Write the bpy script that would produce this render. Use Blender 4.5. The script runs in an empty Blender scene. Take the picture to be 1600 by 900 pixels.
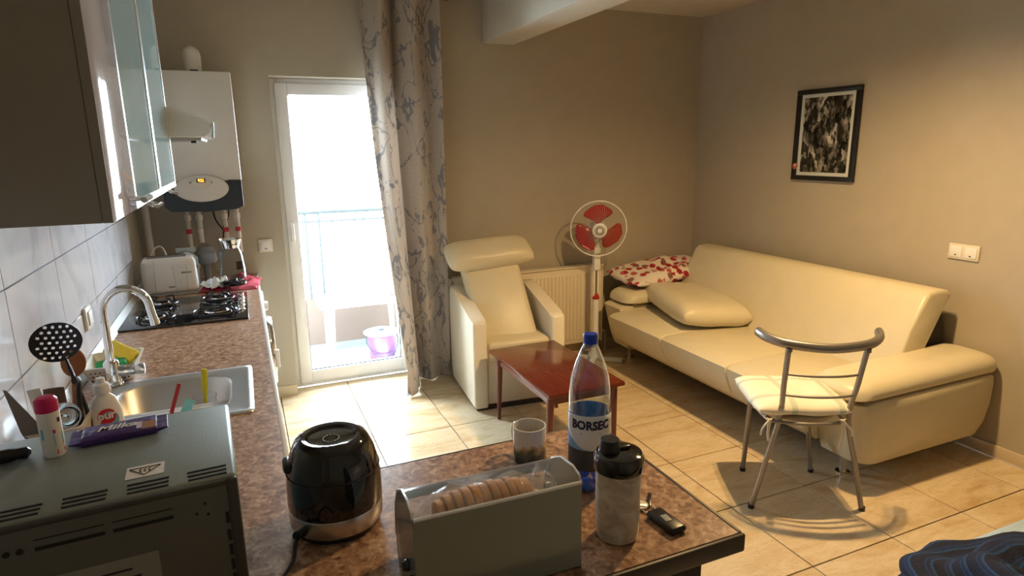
import bpy, bmesh, math, random
from mathutils import Vector, Matrix, noise
random.seed(7)
PI = math.pi
C = bpy.context.scene.collection
SC = bpy.context.scene

# ------------------------------------------------------------------ camera
def camera():
    cd = bpy.data.cameras.new('camera'); o = bpy.data.objects.new('camera', cd); C.objects.link(o)
    yaw, pit, rol = -0.4028, -0.2224, -0.0142
    M = Matrix.Rotation(yaw, 3, 'Z') @ Matrix.Rotation(PI/2+pit, 3, 'X') @ Matrix.Rotation(rol, 3, 'Z')
    o.matrix_world = Matrix.Translation((-0.557, -3.313, 1.616)) @ M.to_4x4()
    cd.sensor_width = 36; cd.lens = 977.0/1600*36; cd.clip_start = .02; cd.clip_end = 200
    SC.camera = o
camera()

# ------------------------------------------------------------------ world, lights, exposure
SC.view_settings.view_transform = 'Standard'; SC.view_settings.look = 'None'
SC.view_settings.gamma = 1; SC.view_settings.exposure = 0.0
SC.view_settings.use_curve_mapping = False
W = bpy.data.worlds.new('world'); SC.world = W; W.use_nodes = True
bg = W.node_tree.nodes['Background']; bg.inputs[0].default_value = (0.76, 0.885, 1.0, 1); bg.inputs[1].default_value = 52.0
def lamp(name, loc, power, color, radius=.05):
    l = bpy.data.lights.new(name, 'SPOT'); l.spot_size = math.radians(162); l.spot_blend = 1.0; l.energy = power; l.color = color; l.shadow_soft_size = radius
    o = bpy.data.objects.new(name, l); o.location = loc; C.objects.link(o); return o
LAMP = (1.64, -1.42, 2.40)
WARM = (1.0, 0.65, 0.29)
lamp('bulb_light', (LAMP[0]-.045, LAMP[1]+.02, LAMP[2]), 140, WARM, .02)
lamp('bulb_light', (LAMP[0]+.045, LAMP[1]-.02, LAMP[2]), 80, WARM, .02)
# portal over the balcony door: guides the sky light, gives off none itself
pl = bpy.data.lights.new('door_portal', 'AREA'); pl.shape = 'RECTANGLE'; pl.size = .9; pl.size_y = 2.1; pl.cycles.is_portal = True
po = bpy.data.objects.new('door_portal', pl); po.location = (.085, 1.2, 1.05); po.rotation_euler = (-PI/2, 0, 0); C.objects.link(po)

# ------------------------------------------------------------------ materials
def S(r, g, b):
    f = lambda c: ((c/255)/12.92 if c/255 <= .04045 else (((c/255)+.055)/1.055)**2.4)
    return (f(r), f(g), f(b), 1)
MATS = {}
def mat(name, col, rough=.5, metal=0, trans=0, ior=1.45, alpha=1, emit=None, es=0, coat=0, bump=None, spec=None, sheen=0):
    m = bpy.data.materials.new(name); m.use_nodes = True; nt = m.node_tree; b = nt.nodes['Principled BSDF']
    b.inputs['Base Color'].default_value = col; b.inputs['Roughness'].default_value = rough
    b.inputs['Metallic'].default_value = metal; b.inputs['Transmission Weight'].default_value = trans
    b.inputs['IOR'].default_value = ior; b.inputs['Alpha'].default_value = alpha
    b.inputs['Coat Weight'].default_value = coat; b.inputs['Coat Roughness'].default_value = .08
    if spec is not None: b.inputs['Specular IOR Level'].default_value = spec
    if sheen: b.inputs['Sheen Weight'].default_value = sheen
    if emit: b.inputs['Emission Color'].default_value = emit; b.inputs['Emission Strength'].default_value = es
    # every material gets a little procedural unevenness in its colour
    N = nt.nodes; L = nt.links
    tc = N.new('ShaderNodeTexCoord'); nz = N.new('ShaderNodeTexNoise'); nz.inputs['Scale'].default_value = 9; nz.inputs['Detail'].default_value = 4
    L.new(tc.outputs['Object'], nz.inputs['Vector'])
    if not trans:
        mx = N.new('ShaderNodeMix'); mx.data_type = 'RGBA'; mx.inputs['A'].default_value = tuple(c*.93 for c in col[:3])+(1,)
        mx.inputs['B'].default_value = tuple(min(1, c*1.06) for c in col[:3])+(1,)
        L.new(nz.outputs['Fac'], mx.inputs['Factor']); L.new(mx.outputs['Result'], b.inputs['Base Color'])
    if bump:
        sc, st = bump
        n2 = N.new('ShaderNodeTexNoise'); n2.inputs['Scale'].default_value = sc; n2.inputs['Detail'].default_value = 3
        bp = N.new('ShaderNodeBump'); bp.inputs['Strength'].default_value = st; bp.inputs['Distance'].default_value = .01
        L.new(tc.outputs['Object'], n2.inputs['Vector']); L.new(n2.outputs['Fac'], bp.inputs['Height']); L.new(bp.outputs['Normal'], b.inputs['Normal'])
    MATS[name] = m; return m
def ramp(nt, src, stops, interp='LINEAR'):
    r = nt.nodes.new('ShaderNodeValToRGB'); r.color_ramp.interpolation = interp
    e = r.color_ramp.elements
    while len(e) < len(stops): e.new(.5)
    for el, (p, c) in zip(e, stops): el.position = p; el.color = c
    nt.links.new(src, r.inputs['Fac']); return r
def noise_node(nt, vec, scale, detail=3, rough=.5, dist=0):
    n = nt.nodes.new('ShaderNodeTexNoise'); n.inputs['Scale'].default_value = scale; n.inputs['Detail'].default_value = detail
    n.inputs['Roughness'].default_value = rough; n.inputs['Distortion'].default_value = dist
    if vec is not None: nt.links.new(vec, n.inputs['Vector'])
    return n
def mixc(nt, fac, a, b, mode='MIX'):
    m = nt.nodes.new('ShaderNodeMix'); m.data_type = 'RGBA'; m.blend_type = mode
    for k, v in (('Factor', fac), ('A', a), ('B', b)):
        if isinstance(v, (int, float)): m.inputs[k].default_value = v
        elif isinstance(v, tuple): m.inputs[k].default_value = v
        else: nt.links.new(v, m.inputs[k])
    return m.outputs['Result']
def math_node(nt, op, a, b=None):
    m = nt.nodes.new('ShaderNodeMath'); m.operation = op
    for k, v in ((0, a), (1, b)):
        if v is None: continue
        if isinstance(v, (int, float)): m.inputs[k].default_value = v
        else: nt.links.new(v, m.inputs[k])
    return m.outputs[0]
def base(name, rough=.5, **k):
    m = mat(name, (.5, .5, .5, 1), rough, **k); nt = m.node_tree; b = nt.nodes['Principled BSDF']
    for l in list(b.inputs['Base Color'].links): nt.links.remove(l)
    tc = nt.nodes.new('ShaderNodeTexCoord'); return m, nt, b, tc

wall_paint = mat('wall_paint', (.465, .415, .325, 1), .75, bump=(260, .12))
ceil_paint = mat('ceiling_paint', (.60, .54, .45, 1), .9)
beam_paint = mat('beam_paint', (.56, .52, .44, 1), .85)
white_paint = mat('white_paint', (.8, .8, .78, 1), .5)
pvc = mat('white_pvc', (.90, .91, .94, 1), .25)
base_tile = mat('skirting_tile', (.62, .52, .36, 1), .25)

def m_floor():
    m, nt, b, tc = base('floor_tile', .13)
    oi = nt.nodes.new('ShaderNodeObjectInfo')
    v = nt.nodes.new('ShaderNodeVectorMath'); v.operation = 'ADD'
    cx = nt.nodes.new('ShaderNodeCombineXYZ')
    nt.links.new(math_node(nt, 'MULTIPLY', oi.outputs['Random'], 37.0), cx.inputs[0]); nt.links.new(math_node(nt, 'MULTIPLY', oi.outputs['Random'], 19.0), cx.inputs[1])
    nt.links.new(tc.outputs['Object'], v.inputs[0]); nt.links.new(cx.outputs[0], v.inputs[1])
    mp = nt.nodes.new('ShaderNodeMapping'); mp.inputs['Rotation'].default_value = (0, 0, .75); mp.inputs['Scale'].default_value = (1, 3.2, 1)
    nt.links.new(v.outputs[0], mp.inputs['Vector'])
    n1 = noise_node(nt, mp.outputs[0], 2.6, 6, .62, 1.0)
    r1 = ramp(nt, n1.outputs['Fac'], [(.30, (.52, .37, .20, 1)), (.45, (.62, .49, .31, 1)), (.62, (.70, .59, .41, 1)), (.8, (.58, .43, .25, 1))])
    n2 = noise_node(nt, mp.outputs[0], 5, 5, .6, 2.5)
    vein = ramp(nt, n2.outputs['Fac'], [(.47, (0, 0, 0, 1)), (.5, (1, 1, 1, 1)), (.53, (0, 0, 0, 1))])
    c = mixc(nt, math_node(nt, 'MULTIPLY', vein.outputs[0], .35), r1.outputs[0], (.42, .28, .14, 1))
    nt.links.new(c, b.inputs['Base Color']); return m
floor_m = m_floor()
grout_m = mat('floor_grout', (.16, .10, .05, 1), .9)

def m_walltile():
    m, nt, b, tc = base('wall_tile', .12)
    n1 = noise_node(nt, tc.outputs['Object'], 3.5, 6, .6, 1.6)
    r = ramp(nt, n1.outputs['Fac'], [(.3, (.52, .52, .54, 1)), (.5, (.66, .65, .68, 1)), (.7, (.74, .70, .72, 1))])
    nt.links.new(r.outputs[0], b.inputs['Base Color'])
    bp = nt.nodes.new('ShaderNodeBump'); bp.inputs['Strength'].default_value = .10; bp.inputs['Distance'].default_value = .004
    n2 = noise_node(nt, tc.outputs['Object'], 9, 2); nt.links.new(n2.outputs['Fac'], bp.inputs['Height']); nt.links.new(bp.outputs[0], b.inputs['Normal'])
    return m
walltile_m = m_walltile()
wallgrout_m = mat('wall_grout', (.10, .11, .14, 1), .8)

def m_worktop():
    m, nt, b, tc = base('worktop_laminate', .28)
    v = nt.nodes.new('ShaderNodeTexVoronoi'); v.inputs['Scale'].default_value = 85; nt.links.new(tc.outputs['Object'], v.inputs['Vector'])
    n = noise_node(nt, tc.outputs['Object'], 48, 5, .7, .6)
    r = ramp(nt, n.outputs['Fac'], [(.32, (.05, .022, .014, 1)), (.43, (.24, .12, .07, 1)), (.52, (.38, .215, .125, 1)), (.64, (.66, .45, .30, 1))])
    sep = nt.nodes.new('ShaderNodeSeparateColor'); nt.links.new(v.outputs['Color'], sep.inputs[0])
    r2 = ramp(nt, sep.outputs[0], [(0, (.14, .07, .045, 1)), (.5, (.35, .20, .12, 1)), (1, (.66, .45, .30, 1))])
    nt.links.new(mixc(nt, .45, r.outputs[0], r2.outputs[0]), b.inputs['Base Color']); return m
worktop_m = m_worktop()
edge_m = mat('worktop_edge', (.05, .04, .035, 1), .4)
edge_lit = mat('daylit_edging', (.85, .85, .84, 1), .25)  # laminate edge coloured white for the daylight it catches

leather = mat('cream_leather', (.66, .595, .42, 1), .38, bump=(38, .10))
leather_w = mat('white_leather', (.80, .74, .60, 1), .34, bump=(38, .08))
seam_gap_m = mat('seam_and_gap_shade', (.16, .12, .07, 1), .5)  # dark brown for the headrest seam and the painted shade below the arm pads
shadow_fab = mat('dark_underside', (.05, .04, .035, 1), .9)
mahog = None
def m_wood(name, c1, c2, rough=.2, scale=5):
    m, nt, b, tc = base(name, rough)
    mp = nt.nodes.new('ShaderNodeMapping'); mp.inputs['Scale'].default_value = (14, 1.2, 1.2); nt.links.new(tc.outputs['Object'], mp.inputs['Vector'])
    n = noise_node(nt, mp.outputs[0], scale, 5, .6, .6)
    nt.links.new(ramp(nt, n.outputs['Fac'], [(.3, c1), (.7, c2)]).outputs[0], b.inputs['Base Color']); return m
mahog = m_wood('mahogany', (.085, .013, .006, 1), (.135, .024, .010, 1), .16)
darkwood = m_wood('dark_wood', (.10, .02, .01, 1), (.16, .035, .016, 1), .3)
chrome = mat('chrome', (.85, .86, .88, 1), .07, 1)
steel = mat('brushed_steel', (.62, .62, .60, 1), .3, 1, bump=(60, .05))
sinksteel = mat('sink_steel', (.66, .66, .65, 1), .38, 1)
tubegrey = mat('grey_metal_tube', (.30, .28, .26, 1), .35, .75)
black_gloss = mat('black_gloss', (.008, .009, .012, 1), .06, coat=.5)
black_plastic = mat('black_plastic', (.014, .014, .015, 1), .28)
black_matte = mat('black_matte', (.012, .012, .012, 1), .6)
enamel = mat('white_enamel', (.80, .77, .72, 1), .25)
boiler_m = mat('boiler_white', (.74, .71, .66, 1), .35)
navy = mat('navy_plastic', (.030, .040, .055, 1), .4)
white_pl = mat('white_plastic', (.82, .82, .80, 1), .35)
cream_pl = mat('cream_plastic', (.74, .68, .58, 1), .35)
rad_m = mat('radiator_enamel', (.78, .70, .54, 1), .3)
red_pl = mat('red_plastic', (.42, .012, .015, 1), .3)
pink_pl = mat('pink_plastic', (.62, .02, .14, 1), .35)
yellow_pl = mat('yellow_plastic', (.75, .66, .03, 1), .4)
green_m = mat('green_sponge', (.02, .30, .08, 1), .8, bump=(120, .4))
yellow_sp = mat('yellow_sponge', (.85, .68, .08, 1), .8, bump=(120, .3))
teal_pl = mat('teal_plastic', (.25, .62, .55, 1), .35)
orange_w = mat('orange_wood', (.38, .13, .04, 1), .5)
blue_cap = mat('blue_plastic', (.012, .06, .62, 1), .3)
micro_m = mat('microwave_grey', (.27, .31, .29, 1), .42, .35, bump=(300, .05))
micro_back = mat('microwave_rear', (.125, .135, .118, 1), .5, .2)
micro_dark = mat('microwave_flange', (.07, .07, .066, 1), .5, .2)
label_grey = mat('rating_label', (.25, .26, .22, 1), .5)
paper = mat('white_paper', (.80, .80, .78, 1), .6)
ink = mat('black_ink', (.015, .015, .018, 1), .6)
purple = mat('purple_foil', (.055, .022, .17, 1), .3, bump=(60, .3))
purple_l = mat('lilac_print', (.62, .56, .78, 1), .4)
gold_foil = mat('brown_print', (.38, .17, .07, 1), .4)
cab_side = mat('cabinet_side', (.30, .29, .25, 1), .6)
cab_in = mat('cabinet_board', (.45, .44, .42, 1), .6)
cab_door = mat('lilac_gloss_door', (.56, .52, .54, 1), .07, spec=.3)
alu = mat('aluminium_frame', (.78, .80, .80, 1), .3, .6)
frost = mat('frosted_teal_glass', (.32, .48, .50, 1), .06, spec=.5)
dark_cab = mat('dark_cabinet', (.02, .015, .012, 1), .5)
base_cab_m = mat('base_cabinet_white', (.62, .62, .62, 1), .3)
orange_led = mat('orange_led', (1, .35, .02, 1), .5, emit=(1, .42, .05, 1), es=3.5)
led_bg = mat('display_black', (.02, .008, .005, 1), .3)
rope = mat('cotton_tie', (.74, .68, .56, 1), .9)
bucket_m = mat('lilac_bucket', (.10, .038, .12, 1), .4)
bucket_lid = mat('grey_lid', (.10, .12, .13, 1), .4)
peach = mat('peach_render', (.13, .092, .075, 1), .8)
balc_floor = mat('balcony_floor', (.13, .15, .15, 1), .5)
metal_rail = mat('galvanised_rail', (.035, .045, .05, 1), .6)
bag_m = mat('white_bag', (.85, .85, .85, 1), .5)
gas_grey = mat('grey_plastic', (.30, .31, .30, 1), .5)
pipe_w = mat('white_pipe', (.66, .62, .55, 1), .4)
carton_m = mat('pale_green_carton', (.45, .54, .54, 1), .5)
bread_crust = mat('bread_crust', (.66, .30, .08, 1), .75, bump=(80, .4))
bread_in = mat('bread_crumb', (.78, .55, .28, 1), .85, bump=(160, .5))
silver_fob = mat('silver_key', (.70, .68, .64, 1), .35, .6)
binbase = mat('grey_green_tin', (.33, .37, .34, 1), .32, .5, bump=(25, .04))
water_lbl = mat('bottle_label_blue', (.20, .42, .70, 1), .4)
label_white = mat('label_white', (.80, .84, .88, 1), .4)
label_navy = mat('label_navy', (.008, .018, .09, 1), .4)
soap_blue = mat('label_sky_blue', (.18, .52, .70, 1), .4)
soap_red = mat('label_red', (.62, .03, .04, 1), .4)
towel_red = mat('red_cloth', (.42, .02, .04, 1), .85, bump=(150, .4))
paleblue = mat('pale_blue_fabric', (.38, .52, .66, 1), .8, bump=(150, .3))

def glass_mat(name, col, fac=.12, rough=.03, tint=None):
    """thin clear pane: mostly see-through with a fresnel shine"""
    m = bpy.data.materials.new(name); m.use_nodes = True; nt = m.node_tree
    for n in list(nt.nodes): nt.nodes.remove(n)
    out = nt.nodes.new('ShaderNodeOutputMaterial'); tr = nt.nodes.new('ShaderNodeBsdfTransparent'); tr.inputs[0].default_value = col
    gl = nt.nodes.new('ShaderNodeBsdfGlossy'); gl.inputs['Roughness'].default_value = rough
    lw = nt.nodes.new('ShaderNodeLayerWeight'); lw.inputs[0].default_value = fac
    mx = nt.nodes.new('ShaderNodeMixShader')
    nt.links.new(lw.outputs['Facing'] if fac > .3 else lw.outputs['Fresnel'], mx.inputs[0]); nt.links.new(tr.outputs[0], mx.inputs[1]); nt.links.new(gl.outputs[0], mx.inputs[2])
    if tint:
        sc = math_node(nt, 'MULTIPLY', mx.inputs[0].links[0].from_socket, tint); nt.links.new(sc, mx.inputs[0])
    nt.links.new(mx.outputs[0], out.inputs[0]); return m
pane = glass_mat('window_glass', (.97, .985, .98, 1), .10)
thin_glass = glass_mat('clear_glass', (.97, .98, .985, 1), .12, .03, .45)
bin_lid = glass_mat('clear_lid', (.95, .96, .97, 1), .16, .12)
_nt = bin_lid.node_tree; _mx = [n for n in _nt.nodes if n.type == 'MIX_SHADER'][0]; _o = [n for n in _nt.nodes if n.type == 'OUTPUT_MATERIAL'][0]
_df = _nt.nodes.new('ShaderNodeBsdfDiffuse'); _df.inputs[0].default_value = (.8, .82, .84, 1); _m2 = _nt.nodes.new('ShaderNodeMixShader'); _m2.inputs[0].default_value = .10  # white haze mixed in for daylight reflecting off the lid
_nt.links.new(_mx.outputs[0], _m2.inputs[1]); _nt.links.new(_df.outputs[0], _m2.inputs[2]); _nt.links.new(_m2.outputs[0], _o.inputs[0])
pet = glass_mat('bottle_pet', (.86, .92, .98, 1), .34, .05)
jug_m = glass_mat('jug_glass', (.92, .95, .97, 1), .18, .03, .55)
def film_mat(name, col, cover, rough=.3):
    m = bpy.data.materials.new(name); m.use_nodes = True; nt = m.node_tree
    b = nt.nodes['Principled BSDF']; b.inputs['Base Color'].default_value = col; b.inputs['Roughness'].default_value = rough
    tc = nt.nodes.new('ShaderNodeTexCoord'); n = noise_node(nt, tc.outputs['Object'], 22, 4, .6, 1.5)
    r = nt.nodes.new('ShaderNodeMapRange'); r.inputs['From Min'].default_value = .35; r.inputs['From Max'].default_value = .7
    r.inputs['To Min'].default_value = cover*.3; r.inputs['To Max'].default_value = min(1, cover*1.7)
    nt.links.new(n.outputs['Fac'], r.inputs['Value']); nt.links.new(r.outputs[0], b.inputs['Alpha'])
    bp = nt.nodes.new('ShaderNodeBump'); bp.inputs['Strength'].default_value = .5; nt.links.new(n.outputs['Fac'], bp.inputs['Height']); nt.links.new(bp.outputs[0], b.inputs['Normal'])
    return m
film = film_mat('plastic_film', (.92, .92, .92, 1), .20, .12)
frost_panel = film_mat('frosted_panel', (.30, .36, .36, 1), .6)
shaker_m, _nt, _b, _tc = base('cloudy_plastic', .3)
_n = noise_node(_nt, _tc.outputs['Object'], 18, 5, .65, 1.2)
_nt.links.new(ramp(_nt, _n.outputs['Fac'], [(.35, (.50, .43, .33, 1)), (.6, (.80, .76, .68, 1))]).outputs[0], _b.inputs['Base Color'])
_b.inputs['Transmission Weight'].default_value = .25

def m_curtain():
    m, nt, b, tc = base('curtain_print', .85)
    uv = tc.outputs['UV']
    wb = noise_node(nt, uv, 3.0, 2); 
    # roses: rings around cell points, branches: thin noise iso-lines
    mp = nt.nodes.new('ShaderNodeMapping'); mp.inputs['Scale'].default_value = (4.4, 8.2, 1); nt.links.new(uv, mp.inputs['Vector'])
    v = nt.nodes.new('ShaderNodeTexVoronoi'); v.inputs['Scale'].default_value = 1; v.inputs['Randomness'].default_value = .55
    nt.links.new(mp.outputs[0], v.inputs['Vector'])
    nd = noise_node(nt, mp.outputs[0], 5.0, 3, .6)
    d = math_node(nt, 'ADD', v.outputs['Distance'], math_node(nt, 'MULTIPLY', nd.outputs['Fac'], .34))
    ring = math_node(nt, 'SINE', math_node(nt, 'MULTIPLY', d, 34.0))
    ringm = math_node(nt, 'GREATER_THAN', ring, .1)
    inside = math_node(nt, 'LESS_THAN', d, .44)
    rose = math_node(nt, 'MULTIPLY', ringm, inside)
    mp2 = nt.nodes.new('ShaderNodeMapping'); mp2.inputs['Scale'].default_value = (5, 9, 1); nt.links.new(uv, mp2.inputs['Vector'])
    n3 = noise_node(nt, mp2.outputs[0], .9, 2.5, .5, .8)
    br = math_node(nt, 'LESS_THAN', math_node(nt, 'ABSOLUTE', math_node(nt, 'SUBTRACT', n3.outputs['Fac'], .5)), .011)
    n4 = noise_node(nt, mp2.outputs[0], 4.6, 2, .5, .3)
    near = math_node(nt, 'LESS_THAN', math_node(nt, 'ABSOLUTE', math_node(nt, 'SUBTRACT', n3.outputs['Fac'], .5)), .045)
    leaf = math_node(nt, 'MULTIPLY', math_node(nt, 'GREATER_THAN', n4.outputs['Fac'], .60), near)
    mask = math_node(nt, 'MINIMUM', math_node(nt, 'ADD', math_node(nt, 'ADD', rose, br), leaf), 1.0)
    mask = math_node(nt, 'MULTIPLY', mask, .72)
    weave = noise_node(nt, uv, 160, 2)
    basec = ramp(nt, weave.outputs['Fac'], [(.3, (.50, .43, .37, 1)), (.7, (.62, .55, .48, 1))])
    col = mixc(nt, mask, basec.outputs[0], (.17, .185, .22, 1))
    nt.links.new(col, b.inputs['Base Color'])
    # thin cloth lets some daylight through
    out = [n for n in nt.nodes if n.type == 'OUTPUT_MATERIAL'][0]
    tl = nt.nodes.new('ShaderNodeBsdfTranslucent'); nt.links.new(col, tl.inputs[0])
    ms = nt.nodes.new('ShaderNodeMixShader'); ms.inputs[0].default_value = .28
    nt.links.new(b.outputs[0], ms.inputs[1]); nt.links.new(tl.outputs[0], ms.inputs[2]); nt.links.new(ms.outputs[0], out.inputs[0])
    return m
curtain_m = m_curtain()

def m_floral():
    m, nt, b, tc = base('floral_print', .8)
    v = nt.nodes.new('ShaderNodeTexVoronoi'); v.inputs['Scale'].default_value = 17; v.inputs['Randomness'].default_value = 1; nt.links.new(tc.outputs['Object'], v.inputs['Vector'])
    nd = noise_node(nt, tc.outputs['Object'], 60, 3)
    d = math_node(nt, 'ADD', v.outputs['Distance'], math_node(nt, 'MULTIPLY', nd.outputs['Fac'], .5))
    f = math_node(nt, 'LESS_THAN', d, .71)
    sep = nt.nodes.new('ShaderNodeSeparateColor'); nt.links.new(v.outputs['Color'], sep.inputs[0])
    fc = ramp(nt, sep.outputs[0], [(0, (.42, .015, .03, 1)), (.45, (.55, .06, .07, 1)), (.6, (.20, .20, .12, 1)), (.8, (.70, .22, .22, 1))], 'CONSTANT')
    fcc = mixc(nt, nd.outputs['Fac'], fc.outputs[0], (.30, .01, .02, 1))
    nt.links.new(mixc(nt, f, (.78, .70, .60, 1), fcc), b.inputs['Base Color']); return m
floral_m = m_floral()

def m_check():
    m, nt, b, tc = base('checked_cotton', .85)
    sp = nt.nodes.new('ShaderNodeSeparateXYZ'); nt.links.new(tc.outputs['Object'], sp.inputs[0])
    def stripes(o, sc, ph, w):
        a = math_node(nt, 'FRACT', math_node(nt, 'ADD', math_node(nt, 'MULTIPLY', o, sc), ph))
        return math_node(nt, 'LESS_THAN', a, w)
    sx = stripes(sp.outputs[0], 5.0, .30, .13); sy = stripes(sp.outputs[1], 5.0, .55, .13)
    s = math_node(nt, 'MULTIPLY', math_node(nt, 'MAXIMUM', sx, sy), .55)
    nt.links.new(mixc(nt, s, (.80, .76, .64, 1), (.30, .44, .38, 1)), b.inputs['Base Color']); return m
check_m = m_check()

def m_blanket():
    m, nt, b, tc = base('striped_blanket', .85, bump=(120, .3))
    n = noise_node(nt, tc.outputs['Object'], 2.0, 2)
    sp = nt.nodes.new('ShaderNodeSeparateXYZ'); nt.links.new(tc.outputs['UV'], sp.inputs[0])
    a = math_node(nt, 'ADD', math_node(nt, 'MULTIPLY', sp.outputs[1], 11), math_node(nt, 'MULTIPLY', n.outputs['Fac'], 2.2))
    f = math_node(nt, 'FRACT', a)
    r = ramp(nt, f, [(0, (.002, .005, .022, 1)), (.45, (.003, .010, .040, 1)), (.55, (.005, .030, .11, 1)), (.66, (.002, .006, .026, 1)), (.86, (.010, .055, .17, 1)), (.92, (.002, .005, .022, 1))])
    nt.links.new(r.outputs[0], b.inputs['Base Color']); return m
blanket_m = m_blanket()

def m_city():
    """black and white aerial view: grey blocks with dark streets"""
    m, nt, b, tc = base('city_print', .25)
    mp = nt.nodes.new('ShaderNodeMapping'); mp.inputs['Rotation'].default_value = (0, 0, .25); mp.inputs['Scale'].default_value = (12, 8, 1); nt.links.new(tc.outputs['UV'], mp.inputs['Vector'])
    v = nt.nodes.new('ShaderNodeTexVoronoi'); v.distance = 'CHEBYCHEV'; v.inputs['Scale'].default_value = 1.5; nt.links.new(mp.outputs[0], v.inputs['Vector'])
    sep = nt.nodes.new('ShaderNodeSeparateColor'); nt.links.new(v.outputs['Color'], sep.inputs[0])
    n = noise_node(nt, tc.outputs['UV'], 16, 5, .75)
    n2 = noise_node(nt, tc.outputs['UV'], 3.4, 2, .5)
    g = math_node(nt, 'MULTIPLY', math_node(nt, 'ADD', math_node(nt, 'MULTIPLY', sep.outputs[0], .55), math_node(nt, 'MULTIPLY', n.outputs['Fac'], .6)), n2.outputs['Fac'])
    r = ramp(nt, g, [(.12, (.006, .005, .004, 1)), (.27, (.04, .036, .032, 1)), (.38, (.28, .24, .21, 1)), (.50, (.80, .72, .64, 1))])
    nt.links.new(r.outputs[0], b.inputs['Base Color']); return m
city_m = m_city()
def m_mug():
    m, nt, b, tc = base('printed_mug', .25)
    sp = nt.nodes.new('ShaderNodeSeparateXYZ'); nt.links.new(tc.outputs['Object'], sp.inputs[0])
    n = noise_node(nt, tc.outputs['Object'], 26, 4, .6)
    h = math_node(nt, 'ADD', math_node(nt, 'MULTIPLY', sp.outputs[2], 10), math_node(nt, 'MULTIPLY', n.outputs['Fac'], .9))
    r = ramp(nt, h, [(.55, (.035, .045, .042, 1)), (.78, (.12, .13, .10, 1)), (.90, (.55, .36, .15, 1)), (.97, (.62, .58, .50, 1)), (1.0, (.70, .66, .58, 1))])
    nt.links.new(r.outputs[0], b.inputs['Base Color']); return m
mug_m = m_mug()

# ------------------------------------------------------------------ mesh helpers
def box(bm, x0, x1, y0, y1, z0, z1, bev=0, seg=2):
    r = bmesh.ops.create_cube(bm, size=1)
    vs = r['verts']
    bmesh.ops.scale(bm, verts=vs, vec=(abs(x1-x0), abs(y1-y0), abs(z1-z0)))
    bmesh.ops.translate(bm, verts=vs, vec=((x0+x1)/2, (y0+y1)/2, (z0+z1)/2))
    if bev:
        es = list({e for v in vs for e in v.link_edges})
        bmesh.ops.bevel(bm, geom=es, offset=bev, segments=seg, profile=.5, affect='EDGES', clamp_overlap=True)
    return bm
def B(*a, **k): return box(bmesh.new(), *a, **k)
def frame_of(d):
    d = d.normalized(); up = Vector((0, 0, 1)) if abs(d.z) < .95 else Vector((1, 0, 0))
    a = d.cross(up).normalized(); return a, d.cross(a).normalized()
def tube(bm, pts, r, n=10, closed=False, cap=True, flat=1.0):
    pts = [Vector(p) for p in pts]; rings = []; N = len(pts)
    a = None
    for i, p in enumerate(pts):
        if closed: d = pts[(i+1) % N]-pts[i-1]
        else: d = pts[min(i+1, N-1)]-pts[max(i-1, 0)]
        d.normalize()
        if a is None: a, b = frame_of(d)
        else:
            a = (a-d*a.dot(d)).normalized()
        b = d.cross(a)
        rr = r[i] if isinstance(r, (list, tuple)) else r
        rings.append([bm.verts.new(p+(a*math.cos(2*PI*k/n)+b*math.sin(2*PI*k/n)*flat)*rr) for k in range(n)])
    for i in range(N if closed else N-1):
        A, Bq = rings[i], rings[(i+1) % N]
        for k in range(n): bm.faces.new((A[k], A[(k+1) % n], Bq[(k+1) % n], Bq[k]))
    if cap and not closed: bm.faces.new(rings[0][::-1]); bm.faces.new(rings[-1])
    return bm
def T(pts, r, n=10, **k): return tube(bmesh.new(), pts, r, n, **k)
def lathe(bm, prof, n=24, c=(0, 0, 0), capb=True, capt=True, sx=1, sy=1):
    rings = []
    for r, z in prof:
        rings.append([bm.verts.new((c[0]+r*sx*math.cos(2*PI*k/n), c[1]+r*sy*math.sin(2*PI*k/n), c[2]+z)) for k in range(n)])
    for A, Bq in zip(rings, rings[1:]):
        for k in range(n): bm.faces.new((A[k], A[(k+1) % n], Bq[(k+1) % n], Bq[k]))
    if capb: bm.faces.new(rings[0][::-1])
    if capt: bm.faces.new(rings[-1])
    return bm
def LA(prof, n=24, c=(0, 0, 0), **k): return lathe(bmesh.new(), prof, n, c, **k)
def prism(bm, poly, a, b, axis='y', bev=0):
    """extrude a 2D outline; axis is the extrusion direction"""
    f = {'y': lambda p, t: (p[0], t, p[1]), 'x': lambda p, t: (t, p[0], p[1]), 'z': lambda p, t: (p[0], p[1], t)}[axis]
    A = [bm.verts.new(f(p, a)) for p in poly]; D = [bm.verts.new(f(p, b)) for p in poly]
    n = len(poly); f1 = bm.faces.new(A); f2 = bm.faces.new(D[::-1])
    for i in range(n): bm.faces.new((A[i], D[i], D[(i+1) % n], A[(i+1) % n]))
    if bev:
        es = list(f1.edges)+list(f2.edges)
        bmesh.ops.bevel(bm, geom=es, offset=bev, segments=3, profile=.5, affect='EDGES', clamp_overlap=True)
    return bm
def PR(poly, a, b, axis='y', bev=0): return prism(bmesh.new(), poly, a, b, axis, bev)
def sheet(fn, nu, nv, closed_u=False):
    bm = bmesh.new(); uvl = bm.loops.layers.uv.new('UVMap')
    g = [[bm.verts.new(fn(i/nu, j/nv)) for i in range(nu+1)] for j in range(nv+1)]
    for j in range(nv):
        for i in range(nu):
            f = bm.faces.new((g[j][i], g[j][i+1], g[j+1][i+1], g[j+1][i]))
            for l, (a, b) in zip(f.loops, ((i, j), (i+1, j), (i+1, j+1), (i, j+1))): l[uvl].uv = (a/nu, b/nv)
    return bm
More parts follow.
